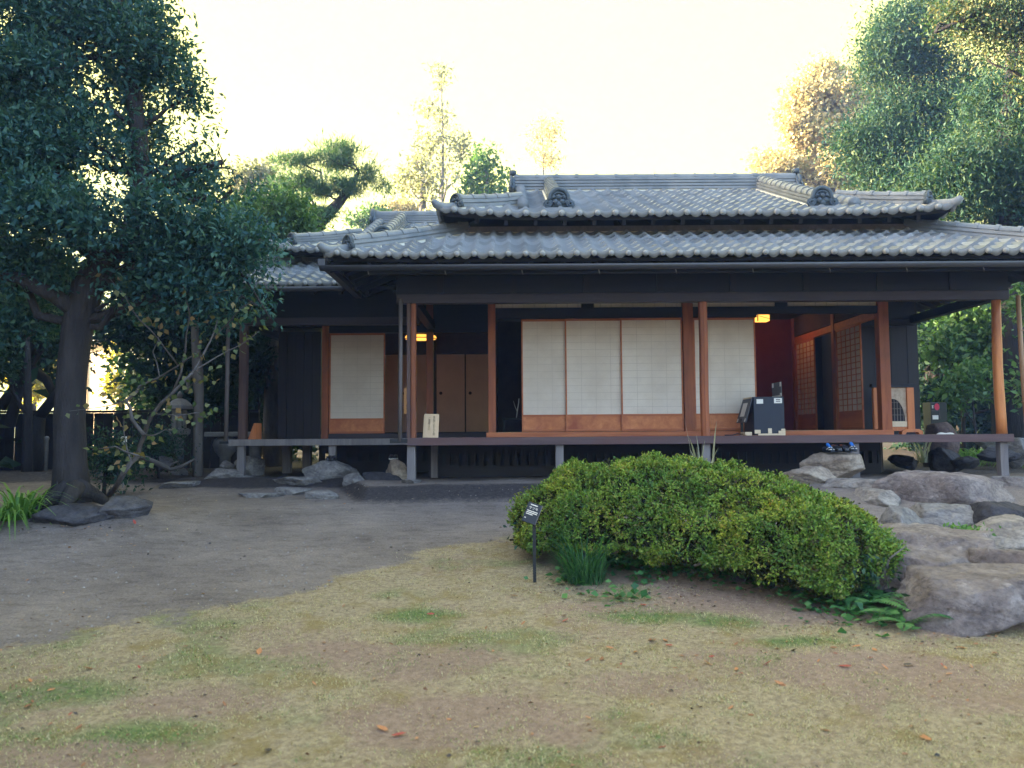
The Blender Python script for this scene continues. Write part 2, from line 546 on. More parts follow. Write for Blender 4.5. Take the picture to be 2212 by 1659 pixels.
def make_ground():
    xs = np.concatenate([[-95, -80, -60, -40, -24, -16], np.arange(-12, -6, .25), np.arange(-6, 7.5, .06), np.arange(7.5, 14, .25), [16, 24, 40, 60, 80, 95]])
    ys = np.concatenate([[-60, -40, -20, -6, 0, 1.5], np.arange(2.2, 13.2, .06), np.arange(13.2, 26, .25), [28, 32, 40, 60, 80, 100, 118]])
    X, Y = np.meshgrid(xs, ys)
    Z = gh(X, Y)
    nx, ny = len(xs), len(ys)
    me = bpy.data.meshes.new('ground')
    co = np.stack([X, Y, Z], -1).reshape(-1, 3)
    i = (np.arange(ny - 1)[:, None] * nx + np.arange(nx - 1)[None, :]).ravel()
    F = np.stack([i, i + 1, i + nx + 1, i + nx], 1)
    me.vertices.add(len(co)); me.vertices.foreach_set('co', co.astype(np.float32).ravel())
    me.loops.add(F.size); me.loops.foreach_set('vertex_index', F.astype(np.int32).ravel())
    me.polygons.add(len(F)); me.polygons.foreach_set('loop_start', np.arange(0, F.size, 4, dtype=np.int32))
    me.polygons.foreach_set('loop_total', np.full(len(F), 4, dtype=np.int32))
    me.polygons.foreach_set('use_smooth', np.ones(len(F), dtype=bool))
    me.update(calc_edges=True)
    lw, br, gr = zones(co[:, 0], co[:, 1])
    ca = me.color_attributes.new('zone', 'FLOAT_COLOR', 'POINT')
    ca.data.foreach_set('color', np.stack([lw, br, gr, np.ones_like(lw)], 1).astype(np.float32).ravel())
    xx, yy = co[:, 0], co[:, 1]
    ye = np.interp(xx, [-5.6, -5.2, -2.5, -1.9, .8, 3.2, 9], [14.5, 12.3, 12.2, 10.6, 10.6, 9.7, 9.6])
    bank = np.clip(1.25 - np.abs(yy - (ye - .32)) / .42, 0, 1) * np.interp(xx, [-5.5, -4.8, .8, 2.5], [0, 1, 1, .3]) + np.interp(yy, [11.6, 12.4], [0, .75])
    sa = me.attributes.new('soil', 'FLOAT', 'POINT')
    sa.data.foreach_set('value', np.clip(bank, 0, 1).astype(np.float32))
    # material
    m, nt, b = new_mat('garden ground')
    at_ = nt.nodes.new('ShaderNodeAttribute'); at_.attribute_name = 'zone'
    sp = nt.nodes.new('ShaderNodeSeparateColor'); nt.links.new(at_.outputs['Color'], sp.inputs[0])
    n1 = noise_node(nt, .9, 6, .6)
    dirt = ramp(nt, n1.outputs[0], [(.28, (.150, .124, .112)), (.5, (.212, .176, .157)), (.72, (.262, .218, .192))]).outputs[0]
    n2 = noise_node(nt, 55, 4, .7)
    sp2 = ramp(nt, n2.outputs[0], [(.3, (.62, .62, .62)), (.55, (1, 1, 1)), (.75, (1.25, 1.25, 1.25))])
    dirt = mixc(nt, 1.0, dirt, sp2.outputs[0], 'MULTIPLY')
    n2b = noise_node(nt, 4.5, 7, .72, (1, 2.2, 1), dist=.5)
    sp3 = ramp(nt, n2b.outputs[0], [(.36, (.74, .73, .72)), (.5, (1, 1, 1)), (.66, (1.12, 1.11, 1.09))])
    dirt = mixc(nt, 1.0, dirt, sp3.outputs[0], 'MULTIPLY')
    n3 = noise_node(nt, 26, 5, .75)
    straw = ramp(nt, n3.outputs[0], [(.3, (.155, .118, .078)), (.5, (.285, .225, .145)), (.7, (.41, .335, .215))]).outputs[0]
    green = ramp(nt, n3.outputs[0], [(.3, (.07, .085, .04)), (.7, (.19, .24, .09))]).outputs[0]
    n4 = noise_node(nt, 3.2, 5, .6)
    moss = ramp(nt, n4.outputs[0], [(.52, (0, 0, 0)), (.66, (.75, .75, .75))])
    lawn = mixc(nt, sp.outputs[2], straw, green)
    lawn = mixc(nt, moss.outputs[0], lawn, (.21, .155, .06))
    earth = ramp(nt, n3.outputs[0], [(.3, (.18, .122, .095)), (.7, (.33, .235, .18))]).outputs[0]
    n5 = noise_node(nt, 14, 6, .75)
    ma = nt.nodes.new('ShaderNodeMath'); ma.operation = 'MULTIPLY_ADD'
    nt.links.new(n5.outputs[0], ma.inputs[0]); ma.inputs[1].default_value = 1.3
    ad = nt.nodes.new('ShaderNodeMath'); ad.operation = 'SUBTRACT'; nt.links.new(sp.outputs[1], ad.inputs[0]); ad.inputs[1].default_value = .75
    nt.links.new(ad.outputs[0], ma.inputs[2])
    fb = ramp(nt, ma.outputs[0], [(.22, (0, 0, 0)), (.72, (.9, .9, .9))])
    lawn = mixc(nt, fb.outputs[0], lawn, earth)
    ma2 = nt.nodes.new('ShaderNodeMath'); ma2.operation = 'MULTIPLY_ADD'
    nt.links.new(n5.outputs[0], ma2.inputs[0]); ma2.inputs[1].default_value = 1.2
    ad2 = nt.nodes.new('ShaderNodeMath'); ad2.operation = 'SUBTRACT'; nt.links.new(sp.outputs[0], ad2.inputs[0]); ad2.inputs[1].default_value = .6
    nt.links.new(ad2.outputs[0], ma2.inputs[2])
    fl = ramp(nt, ma2.outputs[0], [(.35, (0, 0, 0)), (.62, (1, 1, 1))])
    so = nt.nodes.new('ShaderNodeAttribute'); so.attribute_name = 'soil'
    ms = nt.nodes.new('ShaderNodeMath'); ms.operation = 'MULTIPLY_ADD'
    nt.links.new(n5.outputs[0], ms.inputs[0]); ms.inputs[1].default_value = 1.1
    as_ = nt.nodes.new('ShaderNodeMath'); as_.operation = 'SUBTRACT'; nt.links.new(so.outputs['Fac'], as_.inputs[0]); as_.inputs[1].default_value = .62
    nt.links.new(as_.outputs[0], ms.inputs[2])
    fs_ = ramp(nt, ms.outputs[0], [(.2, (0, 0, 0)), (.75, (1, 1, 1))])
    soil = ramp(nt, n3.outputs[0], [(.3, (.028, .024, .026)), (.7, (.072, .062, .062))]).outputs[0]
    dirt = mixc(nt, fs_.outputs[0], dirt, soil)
    col = mixc(nt, fl.outputs[0], dirt, lawn)
    nt.links.new(col, b.inputs['Base Color'])
    b.inputs['Roughness'].default_value = .95
    b.inputs['Specular IOR Level'].default_value = .15
    n6 = noise_node(nt, 45, 6, .75)
    add_bump(nt, b, n6.outputs[0], .7, .03)
    me.materials.append(m)
    o = bpy.data.objects.new('ground', me)
    COL.objects.link(o)
    tag(o, 'grey dirt path and thin dry lawn in front of the house', None, None, 'structure')


make_ground()


def make_grass():
    rng = np.random.default_rng(5)
    n = 760000
    d = 2.9 + 5.6 * rng.random(n) ** 1.25
    x = (rng.random(n) * 2 - 1) * (.70 * d)
    lw, br, gr = zones(x, d)
    dens = fbm(x * 5, d * 5, 71)
    keep = (rng.random(n) < lw ** 2 * (1 - .72 * br) * np.clip((dens - .28) * 2.6, .05, 1))
    x, y, gr = x[keep], d[keep], gr[keep]
    n = len(x)
    z = gh(x, y) - .003
    P = np.stack([x, y, z], 1)
    a = rng.random(n) * 2 * np.pi
    tilt = rng.random(n) ** .8 * 1.0 + .28
    D = np.stack([np.cos(a) * np.sin(tilt + .3), np.sin(a) * np.sin(tilt + .3), np.cos(tilt + .3) + .05], 1)
    L = (.010 + .019 * rng.random(n)) * (1 + .4 * gr)
    S = nrm(np.cross(D, np.array([[0, 0, 1.0]])))
    W = .0018 + .0016 * rng.random(n)
    droop = np.array([[0, 0, -1.0]]) * (L * .35)[:, None]
    V = np.stack([P - S * W[:, None], P + S * W[:, None], P + D * L[:, None] + droop * .5], 1).reshape(-1, 3)
    isg = rng.random(n) < gr * .6 + .05
    for sel, nm, cols, lab in ((~isg, 'dry_grass', [(.30, .25, .13), (.44, .38, .21), (.58, .51, .31), (.34, .34, .15)], 'short straw coloured lawn grass in the foreground'),
                          (isg, 'green_grass', [(.08, .16, .05), (.14, .24, .07), (.22, .30, .10)], 'green patches growing through the dry lawn')):
        idx = np.where(sel)[0]
        vv = V.reshape(-1, 3, 3)[idx].reshape(-1, 3)
        o = quads_mesh(nm, vv, len(idx), leaf_mat(nm, cols, .7, .3, (1.1, 1.1, .8), .2), per=3)
        tag(o, lab, 'grass', None, 'stuff')


make_grass()

# ------------------------------------------------------------------ roofs
def smooth_prof(t):
    """S-shaped pan tile: wide pan, narrow roll"""
    if t < .68:
        return -.026 * math.sin(math.pi * t / .68)
    return .026 * math.sin(math.pi * (t - .68) / .32)


class Roof:
    def __init__(s, x0, x1, y0, y1, ze, sl, corners, pitch=.225, course=.245, rise=.15):
        s.x0, s.x1, s.y0, s.y1, s.ze, s.sl, s.pitch, s.course = x0, x1, y0, y1, ze, sl, pitch, course
        s.corners, s.rise = corners, rise

    def lift(s, x, y):
        z = 0
        for cx, cy in s.corners:
            d = math.hypot(x - cx, y - cy)
            if d < 1.5: z += s.rise * (1 - d / 1.5) ** 2
        return z

    def P(s, side, u, v, h):
        """u along the eave, v horizontal run from the eave, h above the slope"""
        k = 1 / math.sqrt(1 + s.sl ** 2)
        nz, nh = k, -s.sl * k
        if side == 'front': x, y, nx, ny = u, s.y0 + v, 0, nh
        elif side == 'back': x, y, nx, ny = u, s.y1 - v, 0, -nh
        elif side == 'left': x, y, nx, ny = s.x0 + v, u, nh, 0
        else: x, y, nx, ny = s.x1 - v, u, -nh, 0
        return Vector((x + nx * h, y + ny * h, s.ze + s.sl * v - .012 * math.sin(min(v, 3) / 3 * math.pi) + s.lift(x, y) + nz * h))

    def tiles(s, mb, side, umin, umax, vmax, balls=None, lips=None):
        c = s.course
        nc = int(math.ceil(vmax / c - 1e-6))
        NS = 9
        p = s.pitch
        for j in range(nc):
            v0 = j * c
            v1 = min(v0 + c + .03, vmax)
            a0, b0, a1, b1 = umin(v0), umax(v0), umin(v1), umax(v1)
            lo, hi = min(a0, a1), max(b0, b1)
            for i in range(int(math.floor(lo / p)), int(math.ceil(hi / p))):
                us = [(i + k / NS) * p for k in range(NS + 1)]
                if us[-1] <= lo or us[0] >= hi: continue
                jit = (random.random() - .5) * .006
                rows = []
                for (v, lft, a, b) in ((v0, .052, a0, b0), (v0 + .5 * (v1 - v0), .026, (a0 + a1) / 2, (b0 + b1) / 2), (v1, .0, a1, b1)):
                    rows.append([s.P(side, min(max(u, a), b), v, smooth_prof((u / p) % 1 if k < NS else 1.0) + lft + jit) for k, u in enumerate(us)])
                vs = rows[0] + rows[1] + rows[2]
                n = NS + 1
                fs = []
                for r in range(2):
                    for k in range(NS):
                        if (vs[r * n + k] - vs[r * n + k + 1]).length < 1e-5 and (vs[(r + 1) * n + k] - vs[(r + 1) * n + k + 1]).length < 1e-5: continue
                        fs.append((r * n + k, r * n + k + 1, (r + 1) * n + k + 1, (r + 1) * n + k))
                # lower lip of the tile, a sharp edge of its own
                dep = .055
                m = len(vs)
                vs += [Vector(q) for q in rows[0]]
                vs += [Vector(q) - Vector((0, 0, dep)) for q in rows[0]]
                for k in range(NS):
                    if (rows[0][k] - rows[0][k + 1]).length < 1e-5: continue
                    fs.append((m + n + k, m + n + k + 1, m + k + 1, m + k))
                mb.add(vs, fs)
                if j == 0 and lips is not None and us[0] >= a0 - p * .5 and us[-1] <= b0 + p * .5:
                    top, bot, bk = [], [], []
                    for k, u in enumerate(us):
                        t = k / NS
                        uu = min(max(u, a0), b0)
                        ptop = s.P(side, uu, -.012, smooth_prof(t if k < NS else 1) + .044)
                        ww = .060 + .022 * math.sin(math.pi * min(t / .75, 1))
                        top.append(ptop); bot.append(ptop - Vector((0, 0, ww)))
                        bk.append(s.P(side, uu, .03, smooth_prof(t if k < NS else 1) + .044) - Vector((0, 0, ww)))
                    vs = top + bot + bk
                    fs = [(n + k, n + k + 1, k + 1, k) for k in range(NS)] + [(2 * n + k, 2 * n + k + 1, n + k + 1, n + k) for k in range(NS)]
                    lips.add(vs, fs)
                    ub = (i + .84) * p
                    if balls is not None and a0 + .03 < ub < b0 - .03:
                        q = s.P(side, ub, -.040, .030) - Vector((0, 0, .020))
                        balls.ball(q, .058, 14, 9)

    def soffit(s, mb, side, umin, umax, vmax, drop=.11):
        pts = [s.P(side, umin(0), 0.03, -drop), s.P(side, umax(0), 0.03, -drop)]
        n = 24
        rows = []
        for v in (0.03, vmax * .5, vmax):
            a, b = umin(v), umax(v)
            rows.append([s.P(side, a + (b - a) * k / n, v, -drop) for k in range(n + 1)])
        top = []
        for v in (0.03, vmax):
            a, b = umin(v), umax(v)
            top.append([s.P(side, a + (b - a) * k / n, v, -drop + .05) for k in range(n + 1)])
        vs = rows[0] + rows[1] + rows[2] + top[0]
        m = n + 1
        fs = []
        for r in range(2):
            for k in range(n): fs.append((r * m + k, (r + 1) * m + k, (r + 1) * m + k + 1, r * m + k + 1))
        for k in range(n): fs.append((k, k + 1, 3 * m + k + 1, 3 * m + k))
        mb.add(vs, fs)

    def rafters(s, mb, side, umin, umax, vmax, step=.42, drop=.16):
        a, b = umin(0), umax(0)
        u = a + .12
        while u < b - .05:
            v1 = vmax
            # stop at the hip
            for k in range(40):
                v = vmax * (k + 1) / 40
                if u < umin(v) or u > umax(v):
                    v1 = vmax * k / 40
                    break
            if v1 > .15: mb.bar(s.P(side, u, .06, -drop), s.P(side, u, v1, -drop), .055, .07)
            u += step


def knobs(mb, parent, r=.038):
    """each round eave knob is a mesh of its own"""
    nv = 14 * 8 + 2
    ball = MB().ball((0, 0, 0), r, 14, 9)
    first = None
    for i in range(len(mb.v) // nv):
        c = np.mean(np.array(mb.v[i * nv:(i + 1) * nv]), 0)
        if first is None:
            first = ball.build('eave_knob', M['tile_pale'], None, True)
            o = first
        else:
            o = first.copy()
            COL.objects.link(o)
        o.location = c
        o.parent = parent
        o.matrix_parent_inverse = first_inv(parent)


def first_inv(parent):
    m = Matrix.Identity(4)
    chain = []
    p = parent
    while p is not None:
        chain.append(p)
        p = p.parent
    for p in reversed(chain):
        m = m @ p.matrix_parent_inverse @ Matrix.LocRotScale(p.location, p.rotation_euler, p.scale)
    return m.inverted()


def ridge_sweep(mb, path, w, layers, hl, rtop, rings=.27):
    """stacked courses of flat tiles under a row of half-round caps along a path"""
    path = [Vector(p) for p in path]
    prof = []
    for i in range(layers):
        ww = w - .010 * i - (0 if i % 2 == 0 else .0)
        prof += [(ww, i * hl), (ww, (i + .68) * hl), (ww - .028, (i + .70) * hl), (ww - .028, (i + 1) * hl)]
    top = layers * hl
    for k in range(9):
        a = math.pi * k / 8
        prof.append((math.cos(a) * rtop, top + math.sin(a) * rtop))
    full = prof[:len(prof) - 9] + prof[-9:] + [(-x, z) for x, z in reversed(prof[:len(prof) - 9])]
    ringsL = []
    for i, p in enumerate(path):
        t = (path[min(i + 1, len(path) - 1)] - path[max(i - 1, 0)])
        sd = Vector((t.y, -t.x, 0)).normalized()
        ringsL.append([p + sd * a + Vector((0, 0, z)) for a, z in full])
    mb.sweep(ringsL)
    # overlapping collars on the caps
    tot = sum((path[i + 1] - path[i]).length for i in range(len(path) - 1))

    def along(sv):
        for i in range(len(path) - 1):
            L = (path[i + 1] - path[i]).length
            if sv <= L + 1e-6 or i == len(path) - 2:
                return path[i].lerp(path[i + 1], sv / L), (path[i + 1] - path[i]).normalized()
            sv -= L
    sv = .06
    while sv < tot - .05:
        q, t = along(sv)
        sd = Vector((t.y, -t.x, 0)).normalized()
        up = sd.cross(t) if sd.cross(t).z > 0 else t.cross(sd)
        rr = []
        for off in (-.025, .025):
            rr.append([q + t * off + sd * (math.cos(math.pi * k / 10) * (rtop + .014)) + Vector((0, 0, top)) + up * (math.sin(math.pi * k / 10) * (rtop + .016) - .004) for k in range(11)])
        mb.sweep(rr, close=True)
        sv += rings


def ornament(mb, pos, facing, s=1.0):
    """end tile: an arched plate with a rolled rim, two scrolls at its foot and a relief in the middle"""
    f = Vector((facing[0], facing[1], 0)).normalized()
    sd = Vector((0, 0, 1)).cross(f)
    pos = Vector(pos)

    def W(a, z, o):
        return pos + sd * (a * s) + Vector((0, 0, z * s)) + f * (o * s)
    poly = [(-.20, 0), (.20, 0), (.21, .06), (.165, .12)]
    for k in range(11):
        a = math.pi * (k / 10)
        poly.append((.155 * math.cos(a), .15 + .15 * math.sin(a)))
    poly += [(-.165, .12), (-.21, .06)]
    mb.prism(poly, lambda p: W(p[0], p[1], -.05), lambda p: W(p[0], p[1], .02))
    rim = [W(.15 * math.cos(math.pi * k / 14), .15 + .15 * math.sin(math.pi * k / 14), .02) for k in range(15)]
    mb.tube([W(.165, .10, .02)] + rim + [W(-.165, .10, .02)], .034 * s, 8)
    rim2 = [W(.105 * math.cos(math.pi * k / 10), .14 + .10 * math.sin(math.pi * k / 10), .03) for k in range(11)]
    mb.tube(rim2, .014 * s, 6)
    for e in (-1, 1):
        pts, rad = [], []
        for k in range(22):
            a = k / 21 * 2.2 * 2 * math.pi
            r = .082 * (1 - k / 26)
            pts.append(W(e * (.175 - r * math.cos(a) * .95), .055 + r * math.sin(a) * .8, .025 + .03 * k / 21))
            rad.append(.024 * s * (1 - k / 40))
        mb.tube(pts, rad, 6)
        mb.ball(W(e * .05, .09, .035), .045 * s, 10, 7)
        mb.ball(W(e * .075, .17, .03), .028 * s, 8, 6)
    mb.ball(W(0, .17, .035), .04 * s, 10, 7)
    mb.ball(W(0, .05, .03), .05 * s, 10, 7)
    return mb


def corner_tip(mb, rf, cx, cy, dx, dy, t):
    """upturned corner tile"""
    p0 = rf.P('front', cx + dx * .28, .28, .02)
    p1 = rf.P('front', cx + dx * .04, .04, .02)
    o = Vector((-dx, -1, 0)).normalized()
    p2 = p1 + o * .09 + Vector((0, 0, .022))
    p3 = p1 + o * .15 + Vector((0, 0, .065))
    mb.tube([p0, p1, p2, p3], [.062, .068, .062, .038], 10)


# ------------------------------------------------------------------ main house
house = empty('main_house', (2.7, 12.4, 0))
tag(house, 'old single-storey Japanese timber house with two-tier grey tiled roof and white paper screens', 'house')

LR = Roof(-2.38, 7.62, 10.1, 19.5, 2.955, .42, ((-2.38, 10.1), (7.62, 10.1)), pitch=.2185, course=.262, rise=.035)
UR = Roof(-1.03, 6.27, 11.1, 17.5, 3.76, .41, ((-1.03, 11.1), (6.27, 11.1)), pitch=.252, course=.262, rise=.085)
LRUN = 1.66
mb, balls, lips = MB(), MB(), MB()
fmin, fmax = lambda v: LR.x0 + v, lambda v: LR.x1 - v
LR.tiles(mb, 'front', fmin, fmax, LRUN, balls, lips)
LR.tiles(mb, 'left', lambda v: LR.y0 + v, lambda v: 12.15, LRUN, None, lips)
LR.tiles(mb, 'right', lambda v: LR.y0 + v, lambda v: 19.5, LRUN, None, lips)
lower_roof = mb.build('lower_roof', M['tile'], house, True)
lips.build('eave_tiles', M['tile_pale'], lower_roof, True)
knobs(balls, lower_roof)
sf = MB()
LR.soffit(sf, 'front', fmin, fmax, 1.62)
LR.soffit(sf, 'left', lambda v: LR.y0 + v, lambda v: 13.4, 1.62)
LR.soffit(sf, 'right', lambda v: LR.y0 + v, lambda v: 19.4, 1.62)
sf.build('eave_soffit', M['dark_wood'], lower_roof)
rf_ = MB()
LR.rafters(rf_, 'front', fmin, fmax, 1.62)
LR.rafters(rf_, 'left', lambda v: LR.y0 + v, lambda v: 12.6, 1.62)
LR.rafters(rf_, 'right', lambda v: LR.y0 + v, lambda v: 19.4, 1.62)
for q in (0, 1):
    cx, dx = (LR.x0, 1) if q == 0 else (LR.x1, -1)
    rf_.bar(LR.P('front', cx + dx * .05, .05, -.20), LR.P('front', cx + dx * 1.62, 1.62, -.20), .10, .13)
rf_.build('rafters', M['dark_wood'], lower_roof)
# barge board along the left eave
bb = MB()
bb.bar(LR.P('left', 10.12, .02, -.07), LR.P('left', 12.6, .02, -.07), .03, .09)
bb.build('barge_board', M['dark_wood'], lower_roof)
for cx, dx in ((LR.x0, 1), (LR.x1, -1)):
    pth = [LR.P('front', cx + dx * t, t, .005) for t in (.26, .5, .8, 1.1, 1.4, 1.70)]
    h = MB()
    ridge_sweep(h, pth, .105, 2, .062, .075, .27)
    hr = h.build('hip_ridge', M['ridge'], lower_roof, True)
    hr.data.polygons.foreach_set('use_smooth', [False] * len(hr.data.polygons))
    o_ = MB()
    ornament(o_, pth[0] + Vector((-dx * .02, -.02, .0)), (-dx, -1), .60)
    o_.build('ridge_end_tile', M['oni'], lower_roof, True)
    ct = MB()
    corner_tip(ct, LR, cx, LR.y0, dx, 1, 0)
    ct.build('corner_tile', M['ridge'], lower_roof, True)
    up = MB()
    up.bar(pth[0] + Vector((0, 0, -.035)), pth[-1] + Vector((0, 0, -.035)), .19, .06)
    up.build('ridge_plaster', M['plaster'], lower_roof)
fl = MB()
zt = LR.ze + LR.sl * LRUN
fl.box(LR.x0 + LRUN - .02, LR.x1 - LRUN + .02, 11.70, 11.80, zt + .012, zt + .055)
fl.box(LR.x0 + LRUN, LR.x1 - LRUN, 11.735, 11.80, zt + .055, zt + .095)
fl.build('flashing_board', M['post_grey'], lower_roof)
pl = MB()
pl.box(LR.x0 + LRUN + .04, LR.x1 - LRUN - .04, 11.725, 11.79, zt - .06, zt + .011)
pl.build('mortar_strip', M['plaster'], lower_roof)
# gutter with hooks
g = MB()
n = 9
rg = []
for x in (LR.x0 - .05, LR.x1 + .05):
    rg.append([Vector((x, 10.04 + .06 * math.cos(math.pi * (1 + k / (n - 1))), 2.797 + .062 * math.sin(math.pi * (1 + k / (n - 1))))) for k in range(n)] +
              [Vector((x, 10.04 + .052 * math.cos(math.pi * (2 - k / (n - 1))), 2.801 + .054 * math.sin(math.pi * (2 - k / (n - 1))))) for k in range(n)])
g.sweep(rg)
gut = g.build('gutter', M['gutter'], house, True)
hk = MB()
x = LR.x0 + .55
while x < LR.x1:
    hk.tube([(x, 10.10, 2.80), (x, 10.07, 2.76), (x + .012, 10.06, 2.70), (x + .02, 10.08, 2.685)], .007, 6)
    x += .98
hk.build('gutter_hook', M['post_grey'], gut, True)
ug = MB()
for x in (LR.x0 + .02,):
    ug.bar((x - .05, 10.02, 2.85), (x - .05, 12.5, 2.85), .09, .08)
ug.build('side_gutter', M['gutter'], gut)

# upper roof
TG = 1.15
XL, XR = UR.x0 + TG, UR.x1 - TG
RV = 3.2
mb, balls, lips = MB(), MB(), MB()
umn, umx = lambda v: UR.x0 + min(v, TG), lambda v: UR.x1 - min(v, TG)
UR.tiles(mb, 'front', umn, umx, RV, balls, lips)
UR.tiles(mb, 'left', lambda v: UR.y0 + v, lambda v: UR.y1 - v, TG, None, lips)
UR.tiles(mb, 'right', lambda v: UR.y0 + v, lambda v: UR.y1 - v, TG, None, lips)
UR.tiles(mb, 'back', umn, umx, RV)
upper_roof = mb.build('upper_roof', M['tile'], house, True)
lips.build('eave_tiles', M['tile_pale'], upper_roof, True)
knobs(balls, upper_roof, .044)
sf = MB()
UR.soffit(sf, 'front', umn, umx, .95, .10)
UR.soffit(sf, 'left', lambda v: UR.y0 + v, lambda v: UR.y1 - v, .95, .10)
UR.soffit(sf, 'right', lambda v: UR.y0 + v, lambda v: UR.y1 - v, .95, .10)
UR.rafters(sf, 'front', umn, umx, .8, .42, .14)
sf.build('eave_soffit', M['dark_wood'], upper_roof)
gb = MB()
for x in (XL + .05, XR - .05):
    zt0, ztp = UR.ze + UR.sl * TG - .05, UR.ze + UR.sl * RV - .05
    gb.prism([(UR.y0 + TG, zt0), (UR.y1 - TG, zt0), ((UR.y0 + UR.y1) / 2, ztp)], lambda p: Vector((x - .03, p[0], p[1])), lambda p: Vector((x + .03, p[0], p[1])))
gb.build('gable', M['plaster'], upper_roof)
zr = UR.ze + UR.sl * RV + .0
rm = MB()
ridge_sweep(rm, [(XL - .06, 14.3, zr), ((XL + XR) / 2, 14.3, zr), (XR + .06, 14.3, zr)], .13, 4, .06, .07, .36)
rm.build('main_ridge', M['ridge'], upper_roof)
mp = MB()
mp.box(XL, XR, 14.19, 14.41, zr - .10, zr + .004)
mp.build('ridge_plaster', M['plaster'], upper_roof)
for x, dx in ((XL - .06, -1), (XR + .06, 1)):
    o_ = MB()
    ornament(o_, (x + dx * .03, 14.3, zr - .02), (dx, 0), .95)
    o_.tube([(x + dx * .02, 14.3, zr + .38), (x + dx * .02, 14.3, zr + .30)], .07, 10)
    o_.build('ridge_end_tile', M['oni'], upper_roof, True)
for x in (XL + .58, XR - .58):
    vs = (3.12, 2.4, 1.7, 1.0, .42)
    pth = [UR.P('front', x, v, .02) for v in vs]
    h = MB()
    ridge_sweep(h, pth, .115, 3, .055, .085, .25)
    h.build('descending_ridge', M['ridge'], upper_roof)
    pp = MB()
    pp.bar(pth[0] + Vector((0, 0, -.02)), pth[-1] + Vector((0, -.02, -.02)), .27, .06)
    pp.build('ridge_plaster', M['plaster'], upper_roof)
    o_ = MB()
    ornament(o_, pth[-1] + Vector((0, -.04, .0)), (0, -1), .92)
    o_.build('ridge_end_tile', M['oni'], upper_roof, True)
    lt = MB()
    lt.box(x - .19, x + .19, pth[-1].y - .10, pth[-1].y + .1, pth[-1].z - .045, pth[-1].z - .005)
    lt.build('end_tile_base', M['ridge'], upper_roof, False, .01)
for x in (XL + .06, XR - .06):
    vg = MB()
    vs = np.arange(3.15, .35, -.24)
    for i in range(len(vs) - 1):
        a, b = UR.P('front', x, vs[i], .05), UR.P('front', x, vs[i + 1] - .03, .065)
        vg.tube([a, b], [.078, .09], 12)
    vg.build('verge_tiles', M['ridge'], upper_roof, True)
for cx, dx in ((UR.x0, 1), (UR.x1, -1)):
    pth = [UR.P('front', cx + dx * t, t, .01) for t in (.24, .45, .7, .95, 1.17)]
    h = MB()
    ridge_sweep(h, pth, .10, 2, .065, .07, .25)
    h.build('hip_ridge', M['ridge'], upper_roof)
    up = MB()
    up.bar(pth[0] + Vector((0, 0, -.035)), pth[-1] + Vector((0, 0, -.035)), .18, .06)
    up.build('ridge_plaster', M['plaster'], upper_roof)
    o_ = MB()
    ornament(o_, pth[0], (-dx, -1), .66)
    o_.build('ridge_end_tile', M['oni'], upper_roof, True)
    ct = MB()
    corner_tip(ct, UR, cx, UR.y0, dx, 1, 0)
    ct.build('corner_tile', M['ridge'], upper_roof, True)
cw = MB()
cw.box(-.66, 5.94, 11.82, 11.92, zt - .1, 3.98)
cw.box(-.66, -.56, 11.92, 17, zt - .1, 3.98)
cw.box(5.84, 5.94, 11.92, 17, zt - .1, 3.98)
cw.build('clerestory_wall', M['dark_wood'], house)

# frame
FX = (-1.41, 2.70, 6.84)
DZ = .61
bm_ = MB()
bm_.box(-1.62, 7.0, 11.13, 11.27, 2.50, 2.63)
bm_.build('front_beam', M['beam_wood'], house, False, .006)
bm_ = MB()
bm_.box(6.775, 6.905, 11.271, 17, 2.50, 2.63)
bm_.build('side_beam', M['dark_wood'], house)
bm_ = MB()
bm_.box(-1.475, -1.345, 11.271, 13.9, 2.50, 2.63)
bm_.build('side_beam', M['dark_wood'], house)
pu = MB()
pu.box(-1.9, 7.2, 10.55, 10.65, 2.80, 2.90)
pu.box(-1.62, 7.0, 11.14, 11.26, 2.632, 3.25)
pu.build('eave_plate', M['dark_wood'], house)
for x in np.arange(-1.0, 7.0, 1.03):
    MB().box(x - .045, x + .045, 11.115, 11.138, 2.64, 3.2).build('short_strut', M['dark_wood_z'], house)
for i, x in enumerate(FX):
    p = MB()
    if i == 0:
        MB().box(x - .062, x - .012, 11.14, 11.26, DZ, 2.499).build('shutter_guide', M['post_dark'], house, False, .004)
        p.box(x + .012, x + .062, 11.14, 11.26, DZ, 2.499)
        p.box(x - .0115, x + .0115, 11.17, 11.25, DZ, 2.499)
    elif i == 2:
        pts = [(x + .008 * math.sin(z * 3.1), 11.2, z) for z in np.linspace(DZ, 2.499, 9)]
        p.tube(pts, [.070, .067, .068, .066, .064, .066, .062, .061, .060], 16)
    else:
        pts = [(x + .004 * math.sin(z * 4), 11.2, z) for z in np.linspace(DZ, 2.499, 7)]
        p.tube(pts, [.064] * 7, 8)
    p.build('veranda_post', (M['post'], M['post'], M['post_pol'])[i], house, i == 2, .004 if i == 0 else 0)
WX = (-.31, 2.74, 5.78)
for x, w in zip(WX, (.058, .08, .078)):
    p = MB().box(x - w, x + w, 12.40 - w, 12.40 + w, DZ, 2.95)
    p.build('inner_post', M['post'], house, False, .006)
lint = MB()
lint.box(-.25, 2.655, 12.35, 12.45, 2.455, 2.62)
lint.box(2.825, 3.82, 12.35, 12.45, 2.455, 2.62)
lint.box(3.82, 5.70, 12.351, 12.45, 2.505, 2.62)
lint.build('lintel', M['dark_wood'], house)
up_ = MB()
up_.box(-.25, 2.655, 12.36, 12.44, 2.86, 3.4)
up_.box(2.825, 5.70, 12.36, 12.44, 2.86, 3.4)
